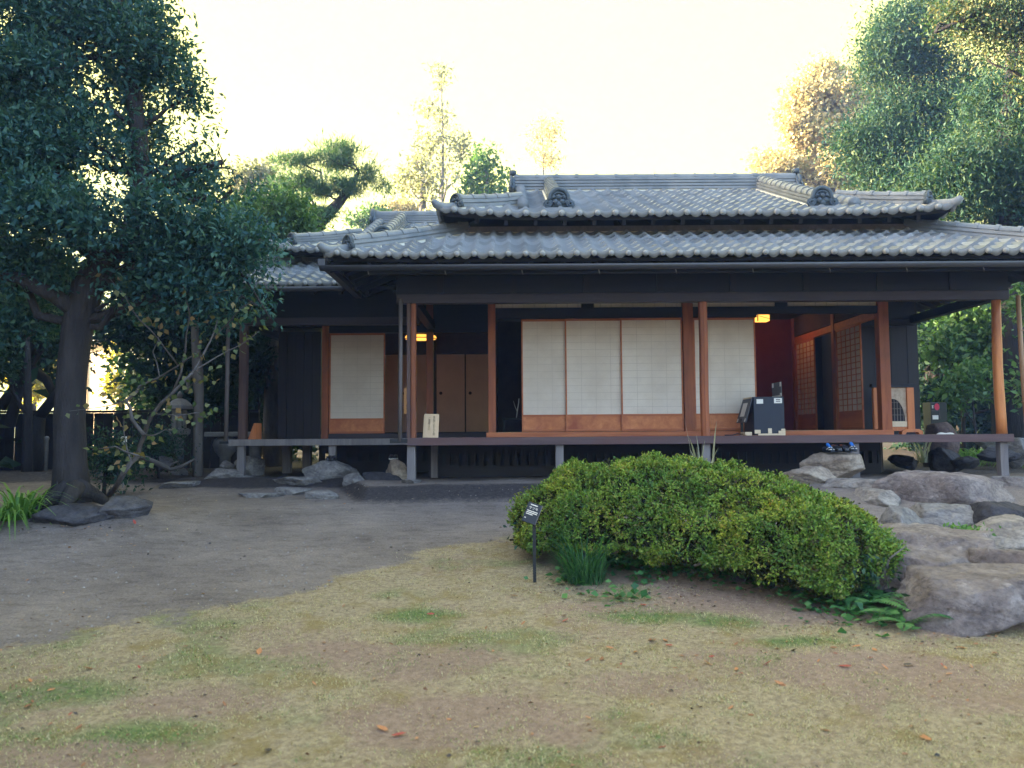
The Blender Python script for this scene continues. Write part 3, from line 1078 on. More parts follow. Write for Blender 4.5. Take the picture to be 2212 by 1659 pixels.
for x in (1.19, 4.215):
    up_.box(x - .095, x + .095, 12.37, 12.43, 2.62, 2.86)
up_.build('transom_frame', M['dark_wood'], house)
for a, b in ((-.25, 1.09), (1.29, 2.655), (2.825, 4.115), (4.315, 5.70)):
    t = MB().box(a, b, 12.395, 12.402, 2.622, 2.858)
    tw = t.build('transom_screen', M['paper'], house)
    l = MB()
    for x in np.arange(a + .10, b, .17): l.box(x - .006, x + .006, 12.390, 12.3945, 2.622, 2.858)
    l.build('lattice', M['paper_line'], tw)  # bars' faint shadow drawn as darker strips on the paper

# deck
dk = MB()
for i, y in enumerate(np.arange(11.165, 12.3, .155)):
    dk.box(-1.44, 6.93, y, y + .151, DZ - .035, DZ - (.002 if i % 2 else 0))
for i, x in enumerate(np.arange(5.87, 6.9, .155)):
    dk.box(x, x + .151, 12.41, 17, DZ - .035, DZ - (.002 if i % 2 else 0))
for i, x in enumerate(np.arange(-1.44, -.40, .155)):
    dk.box(x, x + .151, 12.41, 14, DZ - .035, DZ - (.002 if i % 2 else 0))
deck = dk.build('veranda_floor', M['deck'], house)
de = MB().box(-1.455, 6.95, 11.09, 11.16, DZ - .105, DZ + .003)
de.build('edge_beam', M['deck_edge'], deck, False, .005)
de = MB().box(6.935, 6.99, 11.165, 17, DZ - .105, DZ + .001)
de.build('side_beam', M['deck_edge'], deck, False, .005)
stp = MB().box(-.40, 5.86, 12.29, 12.345, DZ + .001, DZ + .075)
stp.build('door_sill', M['wood_x'], house, False, .004)
for x in (-1.41, .655, 2.70, 4.77, 6.84):
    w = .058 if x < 0 else .055
    p = MB().box(x - w, x + w, 11.15, 11.15 + 2 * w, -.02 if x > -1 and x < 6 else .03, DZ - .107)
    p.build('deck_post', M['post_grey'], house, False, .006)
p = MB().box(-1.24, -1.14, 12.2, 12.3, 0, DZ - .04)
p.build('deck_post', M['post_grey'], house, False, .006)
for xx, yy in ((6.05, 13.2), (6.45, 14.6), (6.62, 14.6), (5.88, 12.9)):
    MB().box(xx - .05, xx + .05, yy, yy + .1, 0, DZ - .04).build('deck_post', M['post_grey'], house, False, .006)
# ventilated skirting under the room
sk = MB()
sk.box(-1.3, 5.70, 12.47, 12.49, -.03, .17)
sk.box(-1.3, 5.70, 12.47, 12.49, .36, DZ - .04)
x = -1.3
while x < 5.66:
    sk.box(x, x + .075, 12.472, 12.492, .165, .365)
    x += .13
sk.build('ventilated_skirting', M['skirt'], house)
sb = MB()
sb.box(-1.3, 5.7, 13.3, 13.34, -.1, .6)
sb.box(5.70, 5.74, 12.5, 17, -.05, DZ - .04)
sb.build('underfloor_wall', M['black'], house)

# room shell
rs = MB()
rs.box(-.25, 5.72, 12.5, 16.3, .55, .69)
fl_ = rs.build('tatami_floor', M['tatami'], house)
rs = MB()
rs.box(-.40, 5.9, 12.46, 16.5, 2.99, 3.03)
rs.build('ceiling', M['dark_wood'], house)
MB().box(3.7, 5.75, 16.30, 16.38, .69, 2.98).build('glow_red_back_wall', M['glow_red_wall'], house)  # stretch of back wall coloured red for the lamp glow
MB().box(-.36, 3.7, 16.31, 16.39, .69, 2.98).build('back_wall', M['inner_wall'], house)
MB().box(-.40, -.32, 14.4, 16.3, .69, 2.98).build('side_wall', M['inner_wall'], house)
rw = MB()
rw.box(5.74, 5.82, 12.5, 16.3, 2.60, 2.98)
rw.build('right_upper_wall', M['inner_wall'], house)
MB().box(5.735, 5.825, 12.5, 16.3, 2.46, 2.58).build('side_lintel', M['wood_x'], house)
MB().box(5.72, 5.84, 12.5, 16.3, .60, .70).build('side_sill', M['wood_x'], house)
for y in (14.18, 16.2):
    MB().box(5.72, 5.84, y - .06, y + .06, .70, 2.98).build('inner_post', M['post'], house, False, .005)
MB().box(5.9, 6.86, 17.6, 17.66, DZ, 3.0).build('corridor_end', M['dark_wood_z'], house)
MB().box(6.86, 6.92, 13.55, 17.7, DZ, 3.0).build('shutter_wall', M['dark_wood_z'], house)
sp_ = MB()
for i in range(7):
    sp_.box(5.865 + i * .142, 5.865 + i * .142 + .139, 13.50 + (i % 2) * .006, 13.535 + (i % 2) * .006, DZ + .002, 2.45)
sp_.build('shutter_box', M['dark_wood_z'], house)
MB().box(5.865, 6.86, 13.48, 13.56, 2.455, 2.56).build('shutter_rail', M['dark_wood'], house)
MB().box(5.865, 6.86, 13.50, 13.56, 2.565, 3.4).build('shutter_head', M['dark_wood'], house)


def shoji(parent, x, y, w, z0=.692, z1=2.45, axis='x', inside=False, cols=4, rows=13, dark=None, base=True, kh=.25):
    """sliding paper screen; axis is the way it runs; the lattice is behind the paper unless seen from inside"""
    def B(mb, a0, a1, d0, d1, zz0, zz1):
        if axis == 'x': mb.box(x + a0, x + a1, y + d0, y + d1, zz0, zz1)
        else: mb.box(x + d0, x + d1, y + a0, y + a1, zz0, zz1)
    fr = MB()
    st = .022
    B(fr, 0, st, -.014, .014, z0, z1); B(fr, w - st, w, -.014, .014, z0, z1)
    B(fr, st + .0002, w - st - .0002, -.013, .013, z1 - .035, z1)
    B(fr, st + .0002, w - st - .0002, -.013, .013, z0, z0 + .035)
    B(fr, st + .0002, w - st - .0002, -.013, .013, z0 + kh - .012, z0 + kh + .014)
    f = fr.build('paper_screen', dark or M['wood_x'], parent, False, .002)
    pp = MB(); B(pp, st, w - st, -.004 if not inside else .002, -.002 if not inside else .004, z0 + kh + .014, z1 - .035)
    pp.build('paper', M['paper'], f)
    kp = MB(); B(kp, st, w - st, -.005, .005, z0 + .035, z0 + kh - .012)
    kp.build('base_panel', M['koshi'], f)
    lt = MB()
    zb, ztp = z0 + kh + .014, z1 - .035
    if inside: d0, d1, tw = -.012, -.0005, .007
    else: d0, d1, tw = -.0052, -.0043, .0026
    for c in range(1, cols):
        a = st + (w - 2 * st) * c / cols
        B(lt, a - tw, a + tw, d0, d1, zb, ztp)
    for r in range(1, rows):
        z = zb + (ztp - zb) * r / rows
        B(lt, st, w - st, d0 - .0003, d1 - .0003, z - tw, z + tw)
    lt.build('lattice', M['wood_x'] if inside else M['paper_line'], f)  # outside: darker strips painting the bars' shadow and glue lines
    return f


shoji(house, .15, 12.425, .955)
shoji(house, .83, 12.390, .955)
shoji(house, 1.69, 12.355, .958)
shoji(house, 2.83, 12.390, .965)
for y in (13.09, 15.1):
    shoji(house, 5.75, y, .98, .705, 2.455, 'y', True, 5, 14, kh=.30)
# main room's left side, seen through the gap beside the screens
MB().box(-.28, -.255, 12.5, 14.4, .69, 2.98).build('side_screen', M['dark_wood_z'], house)

# pipes
dp = MB()
dp.tube([(-1.555, 11.12, 2.56), (-1.555, 11.12, 1.6), (-1.56, 11.12, .56)], [.029, .028, .029], 10)
for z in (1.05, 1.55, 2.05): dp.tube([(-1.555, 11.12, z), (-1.555, 11.12, z + .012)], .033, 10)
dp.build('bamboo_downpipe', M['bamboo'], house, True)
dp = MB()
dp.tube([(7.10, 11.1, 2.55), (7.11, 11.1, 1.6), (7.14, 11.1, .55)], [.032, .031, .032], 10)
for z in (1.05, 1.55, 2.05): dp.tube([(7.115, 11.1, z), (7.115, 11.1, z + .012)], .036, 10)
dp.build('bamboo_downpipe', M['bamboo_brown'], house, True)
MB().box(-1.70, -1.456, 11.10, 11.16, DZ - .07, DZ - .01).build('pipe_bracket', M['black'], house, False, .005)

# ------------------------------------------------------------------ side wing
wing = empty('side_wing', (-3, 14, 0))
tag(wing, 'smaller tiled wing set back on the left of the house, half hidden by trees', 'house')
LW = Roof(-5.25, 4, 11.9, 21, 2.945, .42, ((-5.25, 11.9),), .2185, .262, .035)
UW = Roof(-3.90, 3, 12.9, 19.1, 3.67, .41, ((-3.9, 12.9),), .24, .262, .08)
mb, balls, lips = MB(), MB(), MB()
LW.tiles(mb, 'front', lambda v: LW.x0 + v, lambda v: -2.42 + .3 * v, 1.6, balls, lips)
LW.tiles(mb, 'left', lambda v: LW.y0 + v, lambda v: 20, 1.6, None, lips)
lwr = mb.build('lower_roof', M['tile'], wing, True)
lips.build('eave_tiles', M['tile_pale'], lwr, True); knobs(balls, lwr)
sf = MB()
LW.soffit(sf, 'front', lambda v: LW.x0 + v, lambda v: -1.2, 1.55)
LW.soffit(sf, 'left', lambda v: LW.y0 + v, lambda v: 20, 1.55)
LW.rafters(sf, 'front', lambda v: LW.x0 + v, lambda v: -1.7, 1.55)
sf.build('eave_soffit', M['dark_wood'], lwr)
pth = [LW.P('front', LW.x0 + t, t, .005) for t in (.26, .6, 1.0, 1.65)]
h = MB(); ridge_sweep(h, pth, .105, 3, .042, .075); h.build('hip_ridge', M['ridge'], lwr)
o_ = MB(); ornament(o_, pth[0], (-1, -1), .60); o_.build('ridge_end_tile', M['oni'], lwr, True)
fl = MB(); zt2 = LW.ze + LW.sl * 1.6
fl.box(LW.x0 + 1.6, -1.5, 13.45, 13.54, zt2 + .012, zt2 + .08); fl.build('flashing_board', M['post_grey'], lwr)
MB().box(LW.x0 + 1.62, -1.5, 13.47, 13.53, zt2 - .06, zt2 + .011).build('mortar_strip', M['plaster'], lwr)
mb, balls, lips = MB(), MB(), MB()
TW = 1.2
UW.tiles(mb, 'front', lambda v: UW.x0 + min(v, TW), lambda v: -.1, 3.1, balls, lips)
UW.tiles(mb, 'left', lambda v: UW.y0 + v, lambda v: UW.y1 - v, TW, None, lips)
UW.tiles(mb, 'back', lambda v: UW.x0 + min(v, TW), lambda v: -.1, 3.1)
uwr = mb.build('upper_roof', M['tile'], wing, True)
lips.build('eave_tiles', M['tile_pale'], uwr, True); knobs(balls, uwr, .044)
sf = MB()
UW.soffit(sf, 'front', lambda v: UW.x0 + v, lambda v: 0, .9, .10)
UW.soffit(sf, 'left', lambda v: UW.y0 + v, lambda v: UW.y1 - v, .9, .10)
sf.build('eave_soffit', M['dark_wood'], uwr)
XW = UW.x0 + TW
zrw = UW.ze + UW.sl * 3.1
h = MB(); ridge_sweep(h, [(XW - .06, 16, zrw), (-1.3, 16, zrw), (.1, 16, zrw)], .13, 4, .05, .07, .36); h.build('main_ridge', M['ridge'], uwr)
MB().box(XW, .1, 15.9, 16.1, zrw - .1, zrw + .004).build('ridge_plaster', M['plaster'], uwr)
o_ = MB(); ornament(o_, (XW - .08, 16, zrw - .02), (-1, 0), 1.05); o_.build('ridge_end_tile', M['oni'], uwr, True)
pth = [UW.P('front', XW + .5, v, .02) for v in (3.0, 2.2, 1.4, .62)]
h = MB(); ridge_sweep(h, pth, .115, 4, .04, .085); h.build('descending_ridge', M['ridge'], uwr)
o_ = MB(); ornament(o_, pth[-1] + Vector((0, -.04, 0)), (0, -1), .92); o_.build('ridge_end_tile', M['oni'], uwr, True)
vg = MB()
vs = np.arange(3.05, .5, -.24)
for i in range(len(vs) - 1):
    vg.tube([UW.P('front', XW + .06, vs[i], .05), UW.P('front', XW + .06, vs[i + 1] - .03, .065)], [.078, .09], 12)
vg.build('verge_tiles', M['ridge'], uwr, True)
pth = [UW.P('front', UW.x0 + t, t, .01) for t in (.24, .5, .85, 1.2)]
h = MB(); ridge_sweep(h, pth, .10, 3, .045, .07); h.build('hip_ridge', M['ridge'], uwr)
MB().bar(pth[0] + Vector((0, 0, -.035)), pth[-1] + Vector((0, 0, -.035)), .18, .06).build('ridge_plaster', M['plaster'], uwr)
o_ = MB(); ornament(o_, pth[0], (-1, -1), .66); o_.build('ridge_end_tile', M['oni'], uwr, True)
ct = MB(); corner_tip(ct, UW, UW.x0, UW.y0, 1, 1, 0); ct.build('corner_tile', M['ridge'], uwr, True)
MB().box(XW + .04, XW + .1, 14.1, 17.9, UW.ze + UW.sl * TW - .1, UW.ze + UW.sl * TW + .02).build('gable', M['dark_wood'], uwr)
cw = MB()
cw.box(-3.55, -.7, 13.56, 13.64, zt2 - .1, 3.9); cw.box(-3.55, -3.47, 13.64, 18.4, zt2 - .1, 3.9)
cw.build('clerestory_wall', M['dark_wood'], wing)
g = MB()
rg = []
for x in (LW.x0, -2.3):
    rg.append([Vector((x, 11.84 + .06 * math.cos(math.pi * (1 + k / 8)), 2.872 + .062 * math.sin(math.pi * (1 + k / 8)))) for k in range(9)] +
              [Vector((x, 11.84 + .052 * math.cos(math.pi * (2 - k / 8)), 2.876 + .054 * math.sin(math.pi * (2 - k / 8)))) for k in range(9)])
g.sweep(rg); g.build('gutter', M['gutter'], wing, True)
MB().box(-4.5, -1.48, 12.74, 12.86, 2.43, 2.55).build('front_beam', M['beam_wood'], wing, False, .006)
MB().box(-4.5, -1.48, 12.75, 12.85, 2.552, 3.3).build('eave_plate', M['dark_wood'], wing)
MB().box(-4.37, -4.25, 12.74, 12.86, .60, 2.429).build('veranda_post', M['post_dark'], wing, False, .005)
MB().box(-4.37, -4.25, 12.87, 18, 2.43, 2.55).build('side_beam', M['dark_wood'], wing)
dk = MB()
for i, y in enumerate(np.arange(12.735, 13.9, .155)):
    dk.box(-4.47, -1.46, y, y + .151, .565, .60 - (.002 if i % 2 else 0))
for i, x in enumerate(np.arange(-4.47, -4.1, .155)):
    dk.box(x, x + .151, 13.98, 18, .565, .60 - (.002 if i % 2 else 0))
wdk = dk.build('veranda_floor', M['deck'], wing)
MB().box(-4.49, -1.46, 12.66, 12.73, .50, .603).build('edge_beam', M['post_grey'], wdk, False, .005)
for x in (-4.31, -2.86):
    MB().box(x - .055, x + .055, 12.70, 12.81, .02, .498).build('deck_post', M['post_grey'], wing, False, .006)
for x in (-3.95, -3.6):
    MB().box(x - .07, x + .07, 14.0, 14.14, 0, .56).build('deck_post', M['post_grey'], wing, False, .006)
for x in (-3.27, -1.44):
    MB().box(x - .06, x + .06, 13.94, 14.06, .602, 2.95).build('inner_post', M['post'], wing, False, .006)
tb = MB()
for i in range(5):
    tb.box(-4.08 + i * .148, -4.08 + i * .148 + .144, 13.93 + (i % 2) * .008, 13.96 + (i % 2) * .008, .602, 2.48)
tb.build('shutter_box', M['dark_wood_z'], wing)
MB().box(-4.10, -4.06, 13.97, 18, .602, 3.0).build('side_wall', M['dark_wood_z'], wing)
MB().box(-4.08, -.4, 13.97, 14.03, 2.552, 3.4).build('upper_wall', M['dark_wood'], wing)
MB().box(-3.205, -.4, 13.94, 14.06, 2.455, 2.55).build('lintel', M['dark_wood'], wing)
MB().box(-3.205, -.4, 13.93, 14.06, .602, .685).build('door_sill', M['beam_wood'], wing, False, .004)
shoji(wing, -3.20, 13.98, .97, .69, 2.452, rows=14)
MB().box(-4.0, -.4, 14.1, 17.2, .55, .68).build('tatami_floor', M['tatami'], wing)
MB().box(-4.0, -.4, 14.05, 17.3, 2.96, 3.0).build('ceiling', M['dark_wood'], wing)
MB().box(-4.0, -.4, 17.11, 17.16, .5, 2.95).build('leak_stop_wall', M['black'], wing)  # unseen black backing added to stop light leaking between the doors
MB().box(-4.0, -.4, 17.06, 17.10, 2.40, 2.95).build('back_wall', M['inner_wall'], wing)
MB().box(-4.0, -.4, 17.0, 17.1, .685, .72).build('fusuma_sill', M['dark_wood'], wing)
for i, (a, b, dy) in enumerate(((-3.2, -2.42, 0), (-2.40, -1.80, .03), (-1.62, -1.00, 0), (-.995, -.42, .03))):
    f = MB().box(a, b, 17.02 + dy, 17.05 + dy, .722, 2.38).build('sliding_door', M['fusuma'], wing, False, .004)
    e = MB()
    for (q0, q1, q2, q3) in ((a, a + .012, .722, 2.38), (b - .012, b, .722, 2.38)):
        e.box(q0, q1, 17.012 + dy, 17.019 + dy, q2, q3)
    e.build('edge_strip', M['black'], f)
    hd = MB(); hd.tube([(a + .1, 17.019 + dy, 1.55), (a + .1, 17.014 + dy, 1.55)], .035, 12); hd.build('handle', M['black'], f)
MB().box(-1.80, -1.62, 17.0, 17.1, .69, 2.95).build('inner_wall', M['dark_wood_z'], wing)
ws = MB()
ws.box(-3.4, -1.4, 14.08, 14.1, -.03, .20); ws.box(-3.4, -1.4, 14.08, 14.1, .34, .56)
for x in np.arange(-3.4, -1.4, .19): ws.box(x, x + .11, 14.082, 14.102, .195, .345)
ws.build('ventilated_skirting', M['skirt'], wing)
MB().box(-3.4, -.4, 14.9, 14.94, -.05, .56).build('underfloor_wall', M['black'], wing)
dp = MB()
dp.tube([(-4.52, 12.65, 2.6), (-4.52, 12.65, 1.5), (-4.525, 12.65, .58)], .032, 10); dp.build('bamboo_downpipe', M['bamboo'], wing, True)
MB().box(-4.62, -4.492, 12.62, 12.70, .535, .575).build('pipe_bracket', M['black'], wing, False, .004)

# ------------------------------------------------------------------ writing
def lettering(text, size, mat, parent, mtx, name='lettering', extrude=.0006, line=1.0):
    cu = bpy.data.curves.new(name, 'FONT')
    cu.body = text
    cu.size = size
    cu.align_x, cu.align_y = 'CENTER', 'CENTER'
    cu.space_line = line
    cu.extrude = extrude
    ob = bpy.data.objects.new(name, cu)
    COL.objects.link(ob)
    bpy.context.view_layer.update()
    dg = bpy.context.evaluated_depsgraph_get()
    me = bpy.data.meshes.new_from_object(ob.evaluated_get(dg))
    bpy.data.objects.remove(ob)
    me.transform(mtx)
    me.materials.clear()
    me.materials.append(mat)
    o = bpy.data.objects.new(name, me)
    COL.objects.link(o)
    put(o, parent)
    return o


def frame(o, xd, yd):
    """matrix with local x along xd, y along yd, origin o"""
    xd, yd = Vector(xd).normalized(), Vector(yd).normalized()
    z = xd.cross(yd)
    m = Matrix((xd, yd, z)).transposed().to_4x4()
    m.translation = Vector(o)
    return m


# ------------------------------------------------------------------ lamps in the rooms
lamp_mat = plain('lit lamp paper', (.9, .6, .25), .8, emit=(1.0, .42, .07), es=.22)
lamp_mat2 = plain('lit lamp shade', (.9, .6, .25), .8, emit=(1.0, .40, .06), es=.20)
q = at(1646, 687, 15.0)
lp = empty('lantern_lamp', q)
tag(lp, 'small square lit paper lantern hanging in the red room on the right', 'lamp')
MB().box(q.x - .11, q.x + .11, q.y - .11, q.y + .11, q.z - .065, q.z + .065).build('shade', lamp_mat, lp)
fr = MB()
for sx in (-.115, .115):
    for sy in (-.115, .115): fr.box(q.x + sx - .008, q.x + sx + .008, q.y + sy - .008, q.y + sy + .008, q.z - .075, q.z + .075)
fr.bar((q.x - .11, q.y - .113, q.z + .03), (q.x + .11, q.y - .113, q.z - .03), .006, .008)
fr.build('frame', M['dark_wood_z'], lp)
MB().tube([(q.x, q.y, q.z + .07), (q.x, q.y, 2.99)], .006, 6).build('cord', M['black'], lp)
ld = bpy.data.lights.new('lamp_glow', 'POINT'); ld.energy = .7; ld.color = (1, .42, .14); ld.shadow_soft_size = .1
lo = bpy.data.objects.new('lamp_glow', ld); COL.objects.link(lo); lo.location = (q.x + .35, q.y + .35, q.z - .15); put(lo, lp)
q = at(909, 729, 15.2)
lp = empty('pendant_lamp', q)
tag(lp, 'flat round lit pendant lamp hanging in the room behind the left corner post', 'lamp')
MB().lathe([(.16, -.035), (.29, -.03), (.30, .0), (.28, .03), (.15, .038)], q, 28).build('shade', lamp_mat2, lp, True)
rg = MB()
rg.tube([(q.x + .30 * math.cos(a), q.y + .30 * math.sin(a), q.z - .034) for a in np.linspace(0, 2 * math.pi, 33)], .008, 6, False)
rg.build('rim', M['dark_wood'], lp)
MB().tube([(q.x, q.y, q.z + .03), (q.x, q.y, 2.96)], .006, 6).build('cord', M['black'], lp)
ld = bpy.data.lights.new('lamp_glow', 'POINT'); ld.energy = .35; ld.color = (1, .45, .16); ld.shadow_soft_size = .2
lo = bpy.data.objects.new('lamp_glow', ld); COL.objects.link(lo); lo.location = (q.x, q.y, q.z - .14); put(lo, lp)

# ------------------------------------------------------------------ things on the veranda
# notice board leaning by the left corner post
c = at(930, 950, 11.55)
nb = empty('notice_board', (c.x, c.y, DZ))
tag(nb, 'pale wooden notice board with two columns of black writing on the veranda floor', 'notice')
h0, w0 = .345, .115
tilt = .10
B0 = Vector((c.x, c.y, DZ + .003))
upv = Vector((.02, math.sin(tilt), math.cos(tilt))).normalized()
xv = Vector((1, 0, -.02)).normalized()
nv = xv.cross(upv)     # faces the viewer (-y)
mb = MB()
vs = []
for off in (0, -.014):
    for a, b in ((-w0, 0), (w0 - .004, 0), (w0, h0), (-w0 + .012, h0)): vs.append(B0 + xv * a + upv * b + nv * off)
mb.add(vs, [(0, 1, 2, 3), (7, 6, 5, 4), (0, 4, 5, 1), (1, 5, 6, 2), (2, 6, 7, 3), (3, 7, 4, 0)])
mb.build('board', M['sign_wood'], nb, False, .003)
lettering('\n'.join('奥の間へのお入りを御'), .036, M['ink_faded'], nb, frame(B0 + xv * .045 + upv * .172 + nv * .0015, xv, upv), line=.78)
lettering('\n'.join('ご遠慮下さい'), .036, M['ink_faded'], nb, frame(B0 + xv * -.025 + upv * .20 + nv * .0015, xv, upv), line=.86)
st = MB(); st.bar(B0 + Vector((0, .03, .22)), B0 + Vector((0, .14, .0)), .03, .012); st.build('prop', M['sign_wood'], nb)

# no smoking plate behind the corner post
c0, c1 = at(872.5, 838, 11.42), at(894, 894, 11.42)
ns = empty('no_smoking_sign', (c0.x, 11.42, DZ))
tag(ns, 'upright wooden no smoking plate on a thin stake half behind the left corner post', 'sign')
MB().box(c0.x, c1.x, 11.415, 11.43, c1.z, c0.z).build('plate', M['koshi_light'], ns, False, .002)
MB().box(c0.x + .085, c0.x + .115, 11.431, 11.45, DZ + .002, c0.z - .1).build('stake', M['sign_wood'], ns)
mx = (c0.x + c1.x) / 2 - .0
lettering('禁\n煙', .085, M['ink'], ns, frame((mx, 11.4135, (c0.z + c1.z) / 2 - .01), (1, 0, 0), (0, 0, 1)), line=1.75)

# black exhibit box
BX0, BX1, BY0, BY1 = 3.515, 3.955, 11.62, 12.12
eb = empty('exhibit_box', ((BX0 + BX1) / 2, BY0, DZ))
tag(eb, 'black display box with white labels and pale cardboard padding standing at the veranda edge', 'box')
MB().box(BX0, BX1, BY0, BY1, DZ + .012, 1.175).build('body', M['navy_card'], eb, False, .004)
fl_ = MB()
fl_.add([(BX0 - .006, BY0 + .01, 1.17), (BX0 - .006, BY1 - .02, 1.17), (BX0 - .115, BY1 - .02, .80), (BX0 - .115, BY0 + .01, .80),
         (BX0 - .014, BY0 + .01, 1.175), (BX0 - .014, BY1 - .02, 1.175), (BX0 - .125, BY1 - .02, .804), (BX0 - .125, BY0 + .01, .804)],
        [(0, 1, 2, 3), (7, 6, 5, 4), (0, 4, 5, 1), (1, 5, 6, 2), (2, 6, 7, 3), (3, 7, 4, 0)])
flap = fl_.build('side_flap', M['grey_card'], eb)


def on_flap(u, v, off=.003):
    """u along the depth 0..1, v down 0..1"""
    a = Vector((BX0 - .014, BY0 + .01 + u * (BY1 - BY0 - .03), 1.175))
    b = Vector((BX0 - .125, BY0 + .01 + u * (BY1 - BY0 - .03), .804))
    nn = Vector((-.371, 0, .111)).normalized()
    return a.lerp(b, v) + nn * off


def flap_quad(name, mat, u0, u1, v0, v1):
    m = MB(); m.add([on_flap(u0, v0), on_flap(u1, v0), on_flap(u1, v1), on_flap(u0, v1)], [(0, 1, 2, 3)]); m.build(name, mat, flap)


flap_quad('paper_sheet', M['white_paper'], .30, .78, .22, .76)
flap_quad('tape', M['card_cream'], .02, .98, .0, .06)
flap_quad('tape', M['white_paper'], .03, .16, .84, .97)
flap_quad('tape', M['white_paper'], .84, .97, .84, .97)
tf = MB().box(BX1 - .012, BX1 - .004, BY0 + .06, BY1 - .02, 1.18, 1.40).build('top_flap', M['grey_card'], eb)
for y0, y1, z0, z1 in ((BY0 + .065, BY0 + .13, 1.33, 1.395), (BY1 - .1, BY1 - .03, 1.33, 1.395), (BY0 + .065, BY1 - .025, 1.182, 1.205), (BY0 + .065, BY0 + .12, 1.205, 1.235)):
    MB().box(BX1 - .0155, BX1 - .0125, y0, y1, z0, z1).build('tape', M['white_paper'], tf)
lb = MB().box(BX0 + .04, BX0 + .135, BY0 - .005, BY0 - .001, 1.075, 1.14).build('label_card', M['white_paper'], eb)
lb = MB().box(BX1 - .145, BX1 - .03, BY0 - .005, BY0 - .001, 1.08, 1.155).build('label_card', M['white_paper'], eb)
tx = MB()
tx.box(BX1 - .118, BX1 - .055, BY0 - .0065, BY0 - .0052, 1.128, 1.139); tx.box(BX1 - .118, BX1 - .055, BY0 - .0065, BY0 - .0052, 1.103, 1.114)
tx.build('print_lines', M['ink'], lb)
cp = MB()
cp.box(BX0 + .05, BX1 + .004, BY0 - .016, BY0 - .002, DZ + .003, DZ + .03)
cp.box(BX0 + .0, BX0 + .085, BY0 - .018, BY0 - .003, DZ + .031, DZ + .085)
cp.box(BX0 + .195, BX0 + .25, BY0 - .017, BY0 - .002, DZ + .031, DZ + .105)
cp.box(BX1 - .095, BX1 + .004, BY0 - .018, BY0 - .003, DZ + .031, DZ + .070)
cp.box(BX1 - .055, BX1 + .004, BY0 - .018, BY0 - .003, DZ + .071, DZ + .098)
cp.build('cardboard_guard', M['card_cream'], eb, False, .004)
MB().box(BX0 - .12, BX0 - .02, BY0 + .05, BY0 + .3, DZ + .003, DZ + .055).build('cardboard_pad', M['card_cream'], eb, False, .003)
MB().box(BX0 - .12, BX0 - .085, BY0 + .25, BY0 + .285, DZ + .056, .86).build('flap_leg', M['black'], eb)
cb = MB(); cb.tube([(BX0 - .1, BY0 + .2, DZ + .02), (BX0 - .22, BY0 + .1, DZ + .03), (BX0 - .3, BY0 + .06, DZ + .012), (BX0 - .42, BY0 + .05, DZ + .010)], .008, 6)
cb.build('cable', M['black'], eb, True)

# standing screen near the right end
sc_ = empty('standing_screen', (6.3, 12.9, DZ))
tag(sc_, 'low orange-framed standing screen with an arched lattice opening at the right end of the veranda', 'screen')
for x in (5.88, 6.42):
    fr = MB().box(x - .058, x + .058, 12.86, 12.93, DZ + .06, 1.37).build('side_post', M['orange_wood'], sc_, False, .008)
    ft = MB()
    prof = [(-.17, 0), (-.11, 0), (-.09, .035), (.09, .035), (.11, 0), (.17, 0), (.17, .05), (.11, .085), (-.11, .085), (-.17, .05)]
    ft.prism(prof, lambda p: Vector((x + p[0], 12.84, DZ + .003 + p[1])), lambda p: Vector((x + p[0], 12.95, DZ + .003 + p[1])))
    ft.build('foot', M['orange_wood'], sc_, False, .004)
MB().box(5.80, 6.50, 12.85, 12.94, 1.371, 1.43).build('top_rail', M['dark_wood'], sc_, False, .004)
MB().box(5.94, 6.36, 12.885, 12.905, DZ + .06, DZ + .125).build('bottom_rail', M['orange_wood'], sc_)
MB().box(5.94, 6.36, 12.88, 12.91, DZ + .127, DZ + .215).build('lower_panel', M['card_cream'], sc_)
pn = MB()
cxp, rxp, rzp, zbp, ztp = 6.15, .185, .36, DZ + .218, 1.37
poly = [(5.94, ztp), (5.94, zbp), (cxp - rxp, zbp)]
poly += [(cxp - rxp * math.cos(math.pi * k / 16), zbp + rzp * math.sin(math.pi * k / 16)) for k in range(1, 16)]
poly += [(cxp + rxp, zbp), (6.36, zbp), (6.36, ztp)]
for k in range(len(poly)):
    pass
top_pts = [(5.94, ztp)] + [(5.94 + (6.36 - 5.94) * k / 18, ztp) for k in range(1, 18)] + [(6.36, ztp)]
low = [(5.94, zbp), (cxp - rxp, zbp)] + poly[3:18] + [(cxp + rxp, zbp), (6.36, zbp)]
vs = [Vector((p[0], 12.888, p[1])) for p in top_pts] + [Vector((p[0], 12.888, p[1])) for p in low]
vs2 = [v + Vector((0, .012, 0)) for v in vs]
nn = len(top_pts)
k_ = min(nn, len(low))
fs = [(i, nn + i, nn + i + 1, i + 1) for i in range(k_ - 1)]
pn.add(vs, fs); pn.add(vs2, [tuple(reversed(f)) for f in fs])
pn.build('arched_panel', mat_noise('bark figured panel', (.26, .18, .13), (.52, .42, .32), 5, .6, .3, c3=(.38, .27, .19)), sc_)
lt = MB()
for x in np.arange(5.98, 6.34, .048): lt.box(x - .004, x + .004, 12.903, 12.909, zbp, zbp + .40)
for z in (zbp + .1, zbp + .2, zbp + .3): lt.box(5.95, 6.35, 12.910, 12.914, z - .004, z + .004)
lt.build('lattice', M['bamboo'], sc_)
